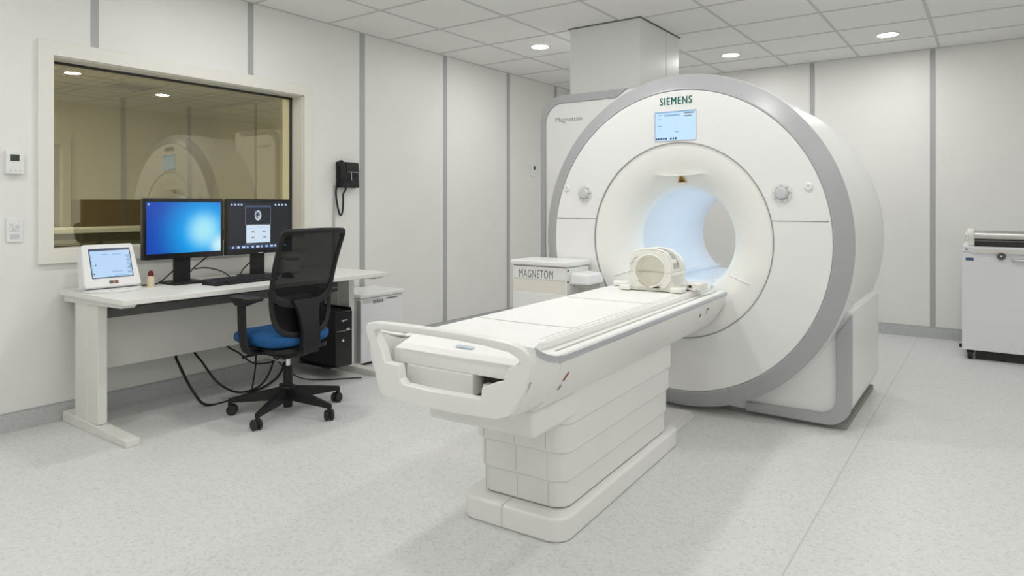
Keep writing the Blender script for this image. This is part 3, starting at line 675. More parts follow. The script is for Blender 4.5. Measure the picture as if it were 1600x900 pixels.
# ================================================================== CABINET beside the scanner
mc = thing('equipment_cabinet', 'low white cabinet with grey lettering and beige band between table and left wall', 'cabinet', (-2.575, 3.60, 0))
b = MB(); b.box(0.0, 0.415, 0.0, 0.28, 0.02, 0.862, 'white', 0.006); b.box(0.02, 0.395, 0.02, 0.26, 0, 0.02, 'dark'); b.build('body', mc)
b = MB(); b.box(-0.012, 0.425, -0.012, 0.288, 0.868, 0.90, 'white', 0.008); b.box(0.004, 0.411, 0.004, 0.276, 0.862, 0.868, 'groove'); b.build('lid', mc)
b = MB(); b.box(0.008, 0.405, -0.004, 0.002, 0.782, 0.856, 'white', 0.002); b.box(0.008, 0.405, -0.0015, 0.002, 0.696, 0.781, 'beige'); b.box(0.008, 0.405, -0.005, 0.002, 0.06, 0.694, 'white', 0.002)
fp = b.build('front_panel', mc, label='front panel with beige middle band')
b = MB(); b.text('MAGNETOM', 0.26, 0.052, 'grey_letter', SOUTH((0.185, -0.0042, 0.815)), 0.0008, 0.0, 1.15); b.build('lettering', fp, smooth=False, label='dark grey capital lettering')
b = MB(); b.box(0.413, 0.4185, 0.02, 0.265, 0.72, 0.85, 'cream', 0.002); b.hexa([(0.415, 0.03, 0.757), (0.55, 0.05, 0.757), (0.55, 0.25, 0.757), (0.415, 0.27, 0.757), (0.415, 0.04, 0.832), (0.535, 0.06, 0.826), (0.535, 0.24, 0.826), (0.415, 0.26, 0.832)], 'white', 0.014, 4)
b.box(0.42, 0.53, 0.08, 0.22, 0.735, 0.757, 'groove2', 0.004); b.build('side_shelf', mc, label='rounded white bracket shelf')
b = MB(); b.cyl((0.50, 0.15, 0.64), (0.50, 0.15, 0.74), 0.016, 'white'); b.tube([(0.415, 0.15, 0.62), (0.47, 0.15, 0.62), (0.50, 0.15, 0.65)], 0.01, 'white'); b.build('shelf_stay', mc)
for y0, z0 in ((0.006, 0.842), (0.004, 0.772)):
    b = MB(); b.box(0.4145, 0.4185, y0, y0 + .013, z0, z0 + .010, 'dark'); b.build('catch', mc, label='small black catch')

# ================================================================== DESK
DZT = 0.765
desk = thing('desk', 'white desk with T-shaped metal legs below the window', 'desk', (-4.02, 2.56, 0))
dx, dy = -4.02, 2.56
b = MB(); b.box(-4.405 - dx, -3.625 - dx, 1.635 - dy, 3.505 - dy, DZT - 0.028, DZT, 'desk', 0.003); b.build('desktop', desk)
for k, (y0, y1) in enumerate(((1.662, 1.712), (3.425, 3.475))):
    b = MB()
    b.box(-4.25 - dx, -3.98 - dx, y0 - dy, y1 - dy, 0.05, DZT - 0.06, 'deskmetal', 0.004)
    b.box(-4.255 - dx, -4.10 - dx, y0 - 0.004 - dy, y1 + 0.004 - dy, 0.05, DZT - 0.06, 'deskmetal', 0.003)
    yc = (y0 + y1) / 2 - dy
    b.hexa([(-4.40 - dx, yc - .04, 0), (-3.632 - dx, yc - .036, 0), (-3.632 - dx, yc + .036, 0), (-4.40 - dx, yc + .04, 0), (-4.40 - dx, yc - .04, .06), (-3.632 - dx, yc - .036, .036), (-3.632 - dx, yc + .036, .036), (-4.40 - dx, yc + .04, .06)], 'deskmetal', 0.004)
    b.hexa([(-4.39 - dx, yc - .035, DZT - .068), (-3.69 - dx, yc - .035, DZT - .05), (-3.69 - dx, yc + .035, DZT - .05), (-4.39 - dx, yc + .035, DZT - .068), (-4.39 - dx, yc - .035, DZT - .028), (-3.66 - dx, yc - .035, DZT - .028), (-3.66 - dx, yc + .035, DZT - .028), (-4.39 - dx, yc + .035, DZT - .028)], 'deskmetal', 0.003)
    b.build('leg', desk)
b = MB(); b.box(-4.22 - dx, -4.20 - dx, 1.715 - dy, 3.42 - dy, 0.305, 0.60, 'deskmetal', 0.003); b.build('modesty_panel', desk, label='pale modesty panel under the top')
b = MB(); b.box(-4.235 - dx, -4.225 - dx, 1.72 - dy, 3.41 - dy, 0.60, 0.733, 'tray', 0.002); b.box(-4.225 - dx, -4.10 - dx, 1.72 - dy, 3.41 - dy, 0.612, 0.62, 'tray', 0.002); b.box(-4.10 - dx, -4.095 - dx, 1.72 - dy, 3.41 - dy, 0.612, 0.665, 'tray', 0.002); b.build('cable_tray', desk, label='dark grey cable tray')
b = MB(); b.box(-4.30 - dx, -3.88 - dx, 3.352 - dy, 3.362 - dy, 0.08, 0.50, "black", 0.002); b.box(-4.25 - dx, -3.90 - dx, 3.17 - dy, 3.36 - dy, 0.072, 0.082, 'black', 0.002); b.build('computer_holder', desk, label='black computer holder')

# computer tower hanging inside the right leg
tw = thing('computer_tower', 'black computer tower under the right end of the desk', 'computer', (-4.06, 3.265, 0.082))
b = MB(); b.box(-0.21, 0.20, -0.075, 0.075, 0, 0.40, 'black', 0.006); b.build('case', tw)
b = MB(); b.box(0.20, 0.214, -0.075, 0.075, 0.0, 0.40, 'blackgloss', 0.005); b.box(0.2135, 0.2155, -.07, .07, .258, .262, 'groove'); b.box(.2135, .2155, -.03, .03, .335, .339, 'strip'); b.box(.2135, .2155, 0.02, 0.05, .262, .275, 'cablegrey'); fb = b.build('front_bezel', tw)
b = MB(); b.cyl((0.213, -0.012, 0.19), (0.217, -0.012, 0.19), 0.0095, 'btn'); b.build('power_button', fb, label='pale round button')
b = MB(); b.cyl((0.213, -.01, .33), (.2165, -.01, .33), .004, 'scr_icon'); b.build('indicator_lamp', fb)

# white box by the desk end
wb = thing('waste_bin', 'small white lidded bin standing right of the desk', 'bin', (-4.0, 3.56, 0))
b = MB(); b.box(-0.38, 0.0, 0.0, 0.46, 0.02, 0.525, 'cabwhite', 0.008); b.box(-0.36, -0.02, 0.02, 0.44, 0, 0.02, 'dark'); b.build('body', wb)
b = MB(); b.box(-0.05, 0.0015, -0.0015, 0.0005, 0.03, 0.51, 'strip'); b.build('side_trim', wb, label='grey corner trim')
b = MB(); b.box(-0.39, 0.012, -0.012, 0.475, 0.528, 0.562, 'white', 0.010); b.build('lid', wb)
b = MB(); k = EAST((0.0006, 0, 0))
b.rect(.02, .485, .20, .518, 'btn', k, .0002)
for q in range(6): b.rect(.128 + q * .019, .478, .128 + q * .019 + .013, .505, 'grey_letter', k, .0012)
for q in range(7): b.rect(.265 + q * .018, .500, .265 + q * .018 + .014, .511, 'grey_letter', k, .0012)
b.build('label_strip', wb, smooth=False, label='strip with small dark markings')
b = MB(); b.cyl((0.012, 0.27, 0.028), (0.012, 0.29, 0.028), 0.028, 'rubber'); b.box(0.0, 0.02, 0.265, 0.295, 0.04, 0.14, 'black', 0.004); b.build('caster', wb, label='black caster')

# ================================================================== MONITORS
def monitor(y, label, kind):
    t = thing('monitor', label, 'monitor', (-4.13, y, DZT))
    b = MB(); b.box(-0.035, 0.0, -0.258, 0.258, 0.158, 0.535, 'blackgloss', 0.006); b.hexa([(-0.065, -.17, .22), (-0.034, -.22, .19), (-0.034, .22, .19), (-0.065, .17, .22), (-0.065, -.17, .47), (-0.034, -.22, .5), (-0.034, .22, .5), (-0.065, .17, .47)], 'black', 0.006); b.build('housing', t)
    m = EAST((0.0004, 0, 0.352)); W, Hh = 0.238, 0.158
    b = MB()
    if kind == 'blue':
        b.rect(-W, -Hh, W, Hh, 'scr_wall', EAST((0, 0, 0)), 0) if False else None
        tb = EAST((0.0004, 0, 0))
        b.rect(-W, -Hh, W, Hh, 'scr_wall', tb); b.rect(-W + .008, Hh - .018, -W + .018, Hh - .008, 'scr_doc', tb, .0004)
        s = b.build('screen', t, loc=(0, 0, 0.352), smooth=False, label='glowing blue wallpaper screen')
    else:
        b.rect(-W, -Hh, W, Hh, 'scr_dark', m); b.rect(-W, -Hh, W, -Hh + .028, 'scr_bar', m, .0003); b.rect(-.125, -Hh + .028, .08, -Hh + .03, 'scr_grey', m, .0003)
        b.rect(-.118, .005, .078, Hh - .022, 'scr_grey', m, .0003); b.rect(-.114, .009, .074, Hh - .026, 'scr_dark', m, .0006); b.rect(-.114, Hh - .038, .074, Hh - .026, 'scr_bar', m, .0007)
        b.disc(-.022, .070, .026, .036, 'scr_pale', m, .0009); b.disc(-.024, .072, .018, .024, 'scr_grey', m, .0012); b.disc(-.024, .074, .010, .012, 'scr_bar', m, .0015); b.disc(-.016, .062, .006, .010, 'scr_pale', m, .0016)
        rng = random.Random(3)
        for k in range(46):
            a = rng.uniform(0, 2 * PI); r = rng.uniform(.045, .075); x, yv = -.022 + r * math.cos(a) * 1.15, .068 + r * math.sin(a) * .75
            if -.11 < x < .07 and .012 < yv < .128: b.disc(x, yv, rng.uniform(.002, .006), rng.uniform(.002, .004), 'scr_bar', m, .0010, 8)
        b.rect(-.112, -.118, .074, .003, 'scr_doc', m, .0006)
        for k in range(11): b.rect(-.104 + k * .016, -.018, -.104 + k * .016 + .012, -.0145, 'scr_icon', m, .0009)
        for x, y2 in ((-.06, -.045), (.025, -.045), (-.06, -.085), (.03, -.082)):
            for q in range(5): b.disc(x + (q - 2) * .005, y2 + (q % 2) * .004, .004, .003 + .001 * (q % 3), 'scr_grey', m, .0009, 10)
        for k in range(4): b.rect(-.225 + k * .024, Hh - .02, -.225 + k * .024 + .013, Hh - .008, 'scr_icon', m, .0004); b.rect(.11 + k * .028, Hh - .02, .11 + k * .028 + .014, Hh - .008, 'scr_icon', m, .0004)
        for k in range(12): b.rect(-.215 + k * .036, -Hh + .007, -.215 + k * .036 + .012 + .006 * (k % 3), -Hh + .02, 'scr_doc' if k % 4 == 1 else 'scr_icon', m, .0006)
        b.build('screen', t, smooth=False, label='dark viewer screen with a round scan and a white page')
    b = MB(); b.box(-0.052, -0.030, -0.052, 0.052, 0.012, 0.36, 'black', 0.004); b.build('stand_neck', t)
    b = MB(); b.prism(rrect(-0.13, -0.105, 0.075, 0.105, 0.012, 4), 0, 0.014, 'black', bev=0.004); b.build('stand_base', t)
    if kind != 'blue':
        b = MB(); b.rect(-.018, .160, .018, .165, 'btn', EAST((0, 0, 0)), .0004) ; b.build('badge', t, smooth=False)
    return t
monitor(2.232, 'left black monitor showing a glowing blue wallpaper', 'blue')
monitor(2.768, 'right black monitor showing a scan image and white page', 'scan')

# touch panel control unit
cp = thing('control_panel', 'small white tilted touch panel on a round foot at the desk end', 'control panel', (-4.115, 1.797, DZT), 0.0)
tm = Matrix.Translation((0.01, 0, 0.022)) @ Matrix.Rotation(math.radians(-19), 4, 'Y') @ EAST((0, 0, 0))
b = MB(); b.prism(arc(-.122, .237, .018, 90, 180, 5) + arc(-.137, .018, .018, 180, 270, 5) + arc(.137, .018, .018, 270, 360, 5) + arc(.122, .237, .018, 0, 90, 5), -0.06, 0.012, 'white', tm, bev=0.008, seg=3); b.build('housing', cp)
b = MB(); W0, W1, Z0, Z1 = -0.103, 0.110, 0.058, 0.222
b.rect(W0 - .006, Z0 - .006, W1 + .006, Z1 + .006, 'scr_ink', tm, .0126); b.rect(W0, Z0, W1, Z1 - .008, 'scr_touch', tm, .0130)
for x0, x1, y in ((-.045, -.01, .188), (.015, .065, .188), (-.02, -.008, .06), (.01, .09, .06), (.0, .06, .085)): b.rect(x0, y, x1, y + .006, 'scr_ice2', tm, .0134)
for k in range(5): b.rect(.088, .075 + k * .024, .112, .09 + k * .024, 'scr_ice2', tm, .0134); b.rect(-.104, .07 + k * .026, -.097, .085 + k * .026, 'scr_ice2', tm, .0134)
for x, y in ((-.085, .125), (.1, .11), (-.098, .075)): b.rect(x, y, x + .008, y + .008, 'scr_ink', tm, .0136)
b.build('touch_screen', cp, smooth=False, label='pale blue touch screen')
b = MB()
for k in range(2): b.prism(rrect(-.022 + k * .026, .018, .0 + k * .026, .036, .004, 3), 0.012, 0.0145, ('tray', 'redmark')[k], tm)
b.build('button_pair', cp, label='grey and red key pair')
b = MB(); b.prism([(0.13 * math.cos(2 * PI * k / 40), 0.15 * math.sin(2 * PI * k / 40)) for k in range(40)], 0, 0.014, 'white', bev=0.004); b.cyl((-0.045, 0, 0.012), (-0.055, 0, 0.06), 0.04, 'white', 28); b.build('foot', cp)
# bottle
t = thing('glue_bottle', 'small beige bottle with a dark red cap beside the touch panel', 'bottle', (-4.10, 2.005, DZT))
b = MB(); b.lathe([(0, 0), (0.019, 0), (0.021, 0.004), (0.020, 0.05), (0.015, 0.066), (0.011, 0.072), (0, 0.072)], 'bottle', seg=24); b.build('bottle_body', t)
b = MB(); b.lathe([(0.0155, 0.068), (0.0165, 0.078), (0.013, 0.094), (0.006, 0.1), (0, 0.1)], 'red', seg=24); b.build('cap', t, label='dark red cap')
# keyboard
kb = thing('keyboard', 'black computer keyboard on the desk before the monitors', 'keyboard', (-3.905, 2.475, DZT), 0.05)
b = MB(); b.hexa([(-.075, -.225, 0), (.08, -.225, 0), (.08, .225, 0), (-.075, .225, 0), (-.072, -.222, .03), (.077, -.222, .014), (.077, .222, .014), (-.072, .222, .03)], 'black', 0.005, 3); b.build('keyboard_body', kb)
b = MB()
for r in range(6):
    for c in range(20):
        x = -.058 + r * .0215; z = .03 - (x + .072) / .149 * .016
        y = -.212 + c * .0213 + (0.006 if c > 13 else 0)
        if r == 5 and 4 < c < 9:
            continue
        b.box(x - .0085, x + .0085, y - .0085, y + .0085, z - .001, z + .006, 'keycap', 0.0)
x = -.058 + 5 * .0215; b.box(x - .0085, x + .0085, -.115, -.033, .0135, .0205, 'keycap')
k = b.build('keycaps', kb, smooth=False); k['kind'] = 'stuff'
ms = MB(); ms.lathe([(0, 0), (.03, 0), (.032, .008), (.027, .024), (.014, .034), (0, .036)], 'black', Matrix.Scale(1.7, 4, (1, 0, 0)), 24)
ms = ms.build('computer_mouse', None, (-3.90, 2.82, DZT)); tag(ms, 'black computer mouse right of the keyboard, half behind the chair', 'mouse')
t = thing('wipe_dispenser', 'white rounded dispenser box on the desk behind the chair back', 'dispenser', (-4.17, 3.02, DZT))
b = MB(); b.box(-0.06, 0.06, -0.075, 0.075, 0, 0.11, 'white', 0.022, 4); b.build('body', t)
b = MB(); b.box(-0.055, 0.062, -0.07, 0.07, 0.108, 0.135, 'white', 0.012, 3); b.box(.0585, .0612, -.06, .06, .098, .1035, 'groove'); b.build('lid', t)
def cable(name, pts, r, label, m='cable'):
    b = MB(); b.tube(pts, r, m, 8, sub=8); return tag(b.build(name), label, 'cable')
cable('monitor_cable', [(-4.20, 2.20, 0.85), (-4.17, 2.12, 0.80), (-4.15, 2.06, 0.776), (-4.20, 2.0, 0.7705)], 0.0045, 'black cable running left from the left monitor stand')
cable('monitor_cable', [(-4.20, 2.42, 0.92), (-4.19, 2.33, 0.86), (-4.19, 2.30, 0.83)], 0.0045, 'short black cable behind the left monitor, right of its stand')
cable('monitor_cable', [(-4.20, 2.33, 0.845), (-4.17, 2.40, 0.848), (-4.13, 2.48, 0.82), (-4.09, 2.53, 0.771)], 0.0045, 'black cable arching between the two monitor stands')
cable('monitor_cable', [(-4.20, 2.73, 0.86), (-4.17, 2.66, 0.82), (-4.13, 2.60, 0.771)], 0.0045, 'black cable running left from the right monitor stand')
# cables under the desk
cable('floor_cable', [(-4.27, 2.28, 0.45), (-4.26, 2.24, 0.31), (-4.17, 2.22, 0.24), (-4.03, 2.23, 0.10), (-3.98, 2.30, 0.009), (-4.0, 2.55, 0.007), (-4.08, 2.85, 0.04), (-4.17, 3.0, 0.16), (-4.26, 3.05, 0.32), (-4.27, 3.06, 0.45)], 0.0085, 'thick black cable looping lowest under the desk, nearest the left leg')
cable('floor_cable', [(-4.27, 2.38, 0.45), (-4.26, 2.36, 0.31), (-4.18, 2.37, 0.24), (-4.08, 2.43, 0.10), (-4.04, 2.56, 0.02), (-4.06, 2.75, 0.05), (-4.18, 2.93, 0.22), (-4.26, 2.98, 0.33), (-4.27, 2.98, 0.45)], 0.007, 'black cable in a second loop under the desk')
cable('floor_cable', [(-4.27, 2.55, 0.45), (-4.25, 2.58, 0.31), (-4.17, 2.63, 0.25), (-4.13, 2.72, 0.17), (-4.14, 2.9, 0.16), (-4.2, 3.05, 0.26), (-4.27, 3.1, 0.4)], 0.006, 'black cable sagging high behind the chair base')
cable('floor_cable', [(-4.27, 2.84, 0.42), (-4.23, 2.80, 0.26), (-4.12, 2.72, 0.14), (-4.05, 2.65, 0.02), (-3.98, 2.62, 0.008)], 0.0055, 'thin black cable dropping to the floor behind the chair')
cable('floor_cable', [(-4.27, 2.86, 0.42), (-4.22, 2.87, 0.26), (-4.10, 2.92, 0.12), (-4.0, 3.0, 0.03), (-3.9, 3.12, 0.008), (-3.78, 3.25, 0.008), (-3.72, 3.32, 0.008)], 0.0045, 'thin dark cable lying on the floor towards the right desk leg')
cable('floor_cable', [(-4.27, 2.68, 0.42), (-4.24, 2.72, 0.29), (-4.13, 2.82, 0.20), (-4.10, 2.92, 0.15), (-4.13, 3.08, 0.17), (-4.2, 3.12, 0.2)], 0.005, 'pale grey cable tangled behind the chair column', 'cablegrey')

# ================================================================== OFFICE CHAIR
ch = thing('office_chair', 'black mesh-back office chair with a blue seat at the desk', 'chair', (-3.475, 2.515, 0), 0.04)
# x: + is the back of the chair, - is the front
def backx(s, z):
    return 0.158 + 0.47 * max(0.0, z - 0.68) ** 1.5 + 0.3 * max(0.0, 0.68 - z) ** 2 - 0.045 * (s / 0.235) ** 2
def hw(z):
    pts = [(0.50, 0.10), (0.52, 0.155), (0.56, 0.186), (0.62, 0.203), (0.72, 0.213), (0.85, 0.219), (1.0, 0.222), (1.075, 0.223), (1.10, 0.218)]
    for (z0, w0), (z1, w1) in zip(pts, pts[1:]):
        if z <= z1: return w0 + (w1 - w0) * (z - z0) / (z1 - z0)
    return pts[-1][1]
ol = [(hw(z), z) for z in (0.51, 0.535, 0.57, 0.62, 0.70, 0.80, 0.90, 1.0, 1.06, 1.09)]
loop = ol + [(0.198, 1.103), (0.12, 1.107), (0, 1.109), (-0.12, 1.107), (-0.198, 1.103)] + [(-s, z) for s, z in reversed(ol)] + [(-0.07, 0.497), (0, 0.494), (0.07, 0.497)]
b = MB(); b.tube([(backx(s, z), s, z) for s, z in loop], 0.014, 'black', 10, closed=True, sub=4, flat=(0.011, 0.017), up=(1, 0, 0))
b.tube([(backx(s, z), s, z) for s, z in ((-0.222, 0.775), (-0.19, 0.72), (-0.12, 0.685), (0, 0.672), (0.12, 0.685), (0.19, 0.72), (0.222, 0.775))], 0.016, 'black', 10, sub=5, flat=(0.013, 0.024), up=(1, 0, 0))
bf_ = b.build('back_frame', ch)
b = MB()
def net(u, v):
    z = 0.70 + 0.40 * v; s = (2 * u - 1) * (hw(z) - 0.006)
    zz = z - (0.0 if v > 0.2 else 0.02) ; return Vector((backx(s, zz), s, zz))
b.grid(net, 16, 14, 'net'); b.build('back_mesh', ch, wn=False, label='see-through black mesh')
b = MB()
def low(u, v):
    z = 0.50 + 0.19 * v; s = (2 * u - 1) * (hw(z) - 0.006); return Vector((backx(s, z) - 0.012 - 0.02 * math.sin(PI * v), s, z))
b.grid(low, 14, 8, 'black', 0.004); b.build('lumbar_panel', ch)
b = MB()
b.sweep([(-0.045, 0.012), (0.045, 0.012), (0.045, -0.012), (-0.045, -0.012)], [lambda a, z, p=p, k=k: Vector((p[0] + z, a * k, p[1])) for p, k in (((backx(0, .70) + .006, 0.705), 2.3), ((backx(0, .65) + .020, 0.655), 1.75), ((backx(0, .62) + .026, 0.60), 1.45), ((0.205, 0.52), 1.4), ((0.205, 0.43), 1.45))], 'black')
b.hexa([(-0.05, -.06, .375), (.215, -.06, .385), (.215, .06, .385), (-0.05, .06, .375), (-0.05, -.06, .41), (.222, -.063, .455), (.222, .063, .455), (-0.05, .06, .41)], 'black', 0.01)
b.build('back_spine', ch)
b = MB()
def seat_pt(u, v, top):
    a = 2 * PI * u; ex = 0.5
    cx = math.copysign(abs(math.cos(a)) ** ex, math.cos(a)); sy = math.copysign(abs(math.sin(a)) ** ex, math.sin(a))
    return cx, sy
def seat(u, v):
    cx, sy = seat_pt(u, 0, 0); t = v * PI; ex = 0.55
    k = math.sin(t) ** ex if 0 < v < 1 else 0; zc = math.copysign(abs(math.cos(t)) ** 0.7, math.cos(t))
    x = -0.055 + 0.225 * cx * k; y = 0.238 * sy * k
    z = 0.462 - 0.052 * zc
    if x < -0.2: z -= 0.03 * ((-x - 0.2) / 0.08) ** 2
    return Vector((x, y, z + 0.012 * (abs(y) / 0.238) ** 2))
b.grid(seat, 48, 16, 'blue'); b.build('seat', ch, wn=False, sharp=60, label='blue fabric seat cushion')
b = MB(); b.prism(rrect(-0.20, -0.19, 0.17, 0.19, 0.07, 6), 0.395, 0.424, 'black', bev=0.01); b.box(-0.14, 0.10, -0.085, 0.085, 0.345, 0.40, 'black', 0.018)
b.tube([(-0.05, -0.05, 0.375), (-0.08, -0.2, 0.372), (-0.09, -0.25, 0.366)], 0.007, 'black', 8); b.build('seat_mechanism', ch)
for s in (-1, 1):
    b = MB()
    b.tube([(-0.02, s * 0.17, 0.40), (-0.02, s * 0.25, 0.405), (-0.035, s * 0.272, 0.44), (-0.05, s * 0.277, 0.52), (-0.06, s * 0.277, 0.695)], 0.02, 'black', 10, sub=5, flat=(0.038, 0.013), up=(1, 0, 0))
    b.hexa([(-0.10, s * .277 - .018, .675), (-.02, s * .277 - .018, .675), (-.02, s * .277 + .018, .675), (-.10, s * .277 + .018, .675), (-.12, s * .277 - .035, .713), (.09, s * .277 - .035, .713), (.09, s * .277 + .035, .713), (-.12, s * .277 + .035, .713)], 'black', 0.006)
    am = b.build('armrest', ch)
    b = MB(); b.prism(rrect(-0.135, s * .277 - .042, 0.11, s * .277 + .042, 0.035, 5), 0.712, 0.733, 'black', bev=0.008, seg=3); b.build('arm_pad', am)
b = MB(); b.cyl((0, 0, 0.20), (0, 0, 0.36), 0.014, 'chrome'); b.cyl((0, 0, 0.12), (0, 0, 0.285), 0.027, 'black', bev=.003); b.build('gas_lift', ch, label='chrome piston with black sleeve')
b = MB(); b.lathe([(0, 0.036), (0.026, 0.036), (0.028, 0.08), (0.042, 0.10), (0.048, 0.145), (0.04, 0.165), (0, 0.168)], 'black', seg=32)
for k in range(5):
    a = math.radians(5.0 + 72 * k); ca, sa = math.cos(a), math.sin(a)
    P_ = lambda r, w, z: (r * ca - w * sa, r * sa + w * ca, z)
    b.hexa([P_(.02, -.030, .085), P_(.345, -.014, .072), P_(.345, .014, .072), P_(.02, .03, .085), P_(.02, -.026, .16), P_(.345, -.011, .098), P_(.345, .011, .098), P_(.02, .026, .16)], 'black', 0.005)
    b.cyl(P_(.335, 0, .048), P_(.335, 0, .09), .013, 'black', 14)
b.build('star_base', ch)
for k in range(5):
    a = math.radians(5.0 + 72 * k); ang = a + (0.9, 2.0, 0.5, 1.6, 2.6)[k]
    c0 = Vector((.335 * math.cos(a), .335 * math.sin(a), .0)); ax = Vector((math.cos(ang), math.sin(ang), 0)); fw = Vector((-ax.y, ax.x, 0)) * 0.012
    b = MB()
    for s in (-1, 1): b.cyl(c0 + fw + ax * (s * .006) + Vector((0, 0, .0305)), c0 + fw + ax * (s * .027) + Vector((0, 0, .0305)), .0305, 'rubber', 24, bev=.006)
    b.cyl(c0 + fw - ax * .02 + Vector((0, 0, .0305)), c0 + fw + ax * .02 + Vector((0, 0, .0305)), .02, 'black', 16)
    b.build('caster', ch)

# ================================================================== WALL ITEMS
t = thing('thermostat', 'white wall thermostat with a small dark display, above the light switch', 'thermostat', (XL, 1.415, 1.494))
b = MB(); b.box(-0.002, 0.03, -0.043, 0.043, -0.065, 0.065, 'white', 0.004); b.build('housing', t)
b = MB(); b.box(0.029, 0.0315, -0.022, 0.020, 0.006, 0.042, 'lcd'); b.build('display', t, smooth=False, label='dark green-grey display')
for y in (-.02, .002, .024):
    b = MB(); b.prism([(y - .005, -.05), (y + .005, -.05), (y, -.038)], 0.0, 0.0025, 'btn', EAST((.0295, 0, 0))); b.build('button', t)
t = thing('light_switch', 'white double wall switch plate below the thermostat', 'switch', (XL, 1.421, 1.117))
b = MB(); b.box(0, 0.008, -0.04, 0.04, -0.067, 0.067, 'white', 0.003); b.build('plate', t)
b = MB(); b.box(0.007, 0.012, -0.022, 0.022, -0.005, 0.042, 'white', 0.003); b.tube([(0.0125, -.014, .035), (0.0125, -.012, .008), (0.0125, .0, .003)], .0016, 'strip', 6); b.prism(rrect(.0, .006, .018, .03, .005, 3), .012, .0128, 'btn', EAST((0, 0, 0))); b.build('rocker', t)
b = MB(); b.box(0.007, 0.010, -0.022, 0.022, -0.048, -0.024, 'btn', 0.002); b.build('label_window', t)

ph = thing('wall_telephone', 'black wall telephone with corded handset right of the window', 'telephone', (XL, 3.765, 1.515))
b = MB(); b.hexa([(0, -.10, -.11), (.05, -.10, -.11), (.05, .115, -.11), (0, .115, -.11), (0, -.10, .105), (.035, -.10, .105), (.035, .115, .105), (0, .115, .105)], 'black', 0.006)
b.build('base', ph)
b = MB(); k = EAST((0.0, 0, 0)); pm = face_frame((0.0425, 0, 0), (0, 1, 0), (-0.07, 0, 1))
b.prism(rrect(-.025, .02, .108, .098, .004, 3), 0.002, 0.010, 'blackgloss', pm); b.rect(-.012, .018, .098, .0215, 'btn', pm, .0105); b.rect(.03, -.05, .034, .018, 'btn', pm, .003)
b.build('faceplate', ph, label='hinged cover with silver line')
b = MB()
for r in range(4):
    for c in range(3): b.box(0, 0.004, .045 + c * .019, .058 + c * .019, -.07 + r * .018, -.057 + r * .018, 'keycap', 0, mtx=Matrix.Translation((.046, 0, 0)))
b.build('keypad', ph, smooth=False)
b = MB(); b.tube([(.06, -.088, -.085), (.078, -.088, -.06), (.082, -.088, 0), (.076, -.088, .065), (.056, -.088, .095)], .02, 'black', 12, sub=6, flat=(.016, .026), up=(1, 0, 0))
b.cyl((.035, -.088, .082), (.07, -.088, .088), .03, 'black', 24, bev=.006); b.cyl((.035, -.088, -.085), (.07, -.088, -.08), .03, 'black', 24, bev=.006); b.build('handset', ph)
b = MB(); pts = []
base = [(.05, -.115, -.05), (.03, -.12, -.14), (.025, -.105, -.24), (.03, -.085, -.325), (.035, -.07, -.335), (.035, -.055, -.30), (.035, -.05, -.22), (.035, -.05, -.165), (.035, -.025, -.13), (.03, -.02, -.105)]
b.tube(base, .0075, 'black', 8, sub=8); b.build('cord', ph, label='black looping handset cord')
b = MB(); b.box(XL - .001, XL + .014, 3.632, 3.650, 0.0, 1.42, 'cablegrey', 0.002); tag(b.build('cable_conduit'), 'thin grey conduit running down the wall below the telephone', 'conduit')
t = thing('wall_sensor', 'small white wall card with a dark square near the scanner', 'wall control', (XL, 6.59, 1.676))
b = MB(); b.box(0, .012, -.055, .055, -.075, .075, 'white', .003); b.build('plate', t)
b = MB(); b.box(.011, .015, .005, .045, .005, .05, 'lcd', .001); b.build('sensor_eye', t, label='dark square eye')

# ================================================================== RIGHT CABINET
rc = thing('steel_cabinet', 'white wheeled cabinet at the right edge against the back wall', 'cabinet', (-0.208, 6.64, 0))
b = MB(); b.box(0, 1.5, 0, 0.80, 0.082, 0.875, 'cabwhite', 0.006); b.box(0.0, 1.5, -.004, .0, 0.078, 0.088, 'white'); b.build('body', rc)
b = MB(); b.box(0.07, 1.52, -0.03, 0.80, 0.868, 0.922, 'cabwhite', 0.006); b.box(0.075, 1.5, -0.0325, -0.0295, 0.873, 0.904, 'beige', 0.001); b.build('worktop', rc)
b = MB(); b.box(0.0, 0.075, -0.01, 0.78, 0.876, 0.925, 'cabwhite', 0.004); b.box(0.02, 0.045, -.012, -.008, .895, .902, 'dark'); b.build('corner_block', rc)
b = MB(); m_ = face_frame((0.0, -0.012, 0.835), (1, 0, 0), (0, 0, 1)); b.prism(rrect(.025, -.028, .08, -.005, .003, 3), 0.011, 0.014, 'blue_label', face_frame((0, 0.012, 0.835), (1, 0, 0), (0, 0, 1))); b.build('label_plate', rc, label='small dark blue label')
b = MB(); lm = face_frame((0.262, 0.0, 0.852), (1, 0, 0), (0, 0, 1)); b.lathe([(.030, 0.0), (.030, .034), (.024, .04), (.016, .038), (.014, .034), (0, .034)], 'tray', lm, 28); b.lathe([(.011, .034), (.007, .042), (0, .042)], 'chrome', lm, 20); b.build('lock', rc, label='round dark key lock')
b = MB(); b.tube([(.34, 0.0, .822), (.345, -.035, .822), (.45, -.038, .822), (.60, -.035, .822), (.605, 0, .822)], .012, 'steel', 12, sub=5); b.build('handle', rc, label='chrome bar handle')
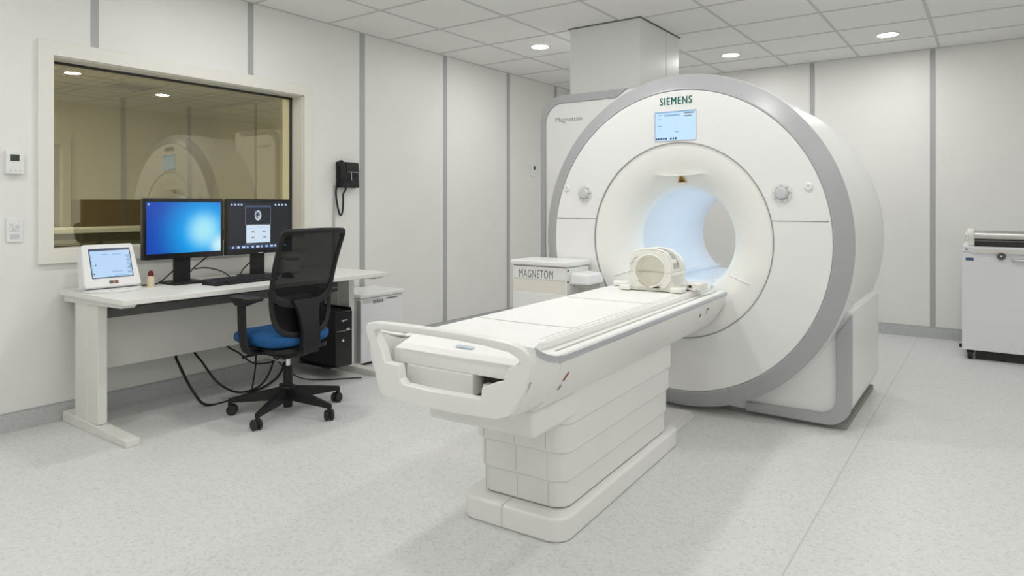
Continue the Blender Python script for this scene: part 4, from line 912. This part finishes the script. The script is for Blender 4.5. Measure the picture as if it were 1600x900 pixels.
for x in (.055, 1.40):
    for y in (.035, .70):
        b = MB(); b.cyl((x - .018, y, .036), (x + .018, y, .036), .036, 'rubber', 24, bev=.006); b.box(x - .025, x + .025, y - .02, y + .03, .05, .085, 'black', .004); b.build('caster', rc, label='black caster')
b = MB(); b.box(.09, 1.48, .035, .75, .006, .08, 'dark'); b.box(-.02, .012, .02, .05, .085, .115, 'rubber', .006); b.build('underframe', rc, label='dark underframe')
rt = thing('roll_rail', 'steel roll bar with cream end cap on top of the right cabinet', 'roll bar', (-0.208, 6.66, 0.926))
b = MB(); b.cyl((.085, .04, .085), (1.5, .04, .085), .042, 'steel', 32); b.build('bar', rt, label='brushed steel bar')
b = MB(); b.prism(arc(0.0, 0.08, 0.062, -40, 220, 16) + [(-.05, .0), (.05, .0)], 0, .05, 'coil', face_frame((.035, .04, 0), (0, 1, 0), (0, 0, 1)), bev=.012, seg=3); b.cyl((.02, .04, .09), (.036, .04, .09), .02, 'white'); b.build('end_cap', rt)
b = MB(); b.box(.085, 1.5, .0, .12, -.002, .038, 'dark', .002); b.build('base_channel', rt, label='black channel under the bar')

# ================================================================== WORLD, CAMERA
w = D.worlds.new('world'); SC.world = w; w.use_nodes = True
w.node_tree.nodes['Background'].inputs[0].default_value = (0.8, 0.82, 0.85, 1); w.node_tree.nodes['Background'].inputs[1].default_value = 0.0
cam = D.cameras.new('camera'); co = D.objects.new('camera', cam); COL.objects.link(co)
cam.sensor_fit = 'HORIZONTAL'; cam.sensor_width = 36.0; cam.lens = F_PX * 36.0 / 1600.0
cam.shift_y = -(450.0 - V0) / 1600.0
cam.clip_start = 0.05
co.location = (0, 0, CAM_H); co.rotation_euler = (PI / 2, 0, YAW)
SC.camera = co
vs = SC.view_settings
vs.view_transform = 'Standard'; vs.look = 'None'; vs.gamma = 1.0; vs.exposure = 0.0; vs.use_curve_mapping = False
SC.cycles.max_bounces = 12; SC.cycles.diffuse_bounces = 8; SC.cycles.transparent_max_bounces = 12
SC.cycles.use_denoising = True
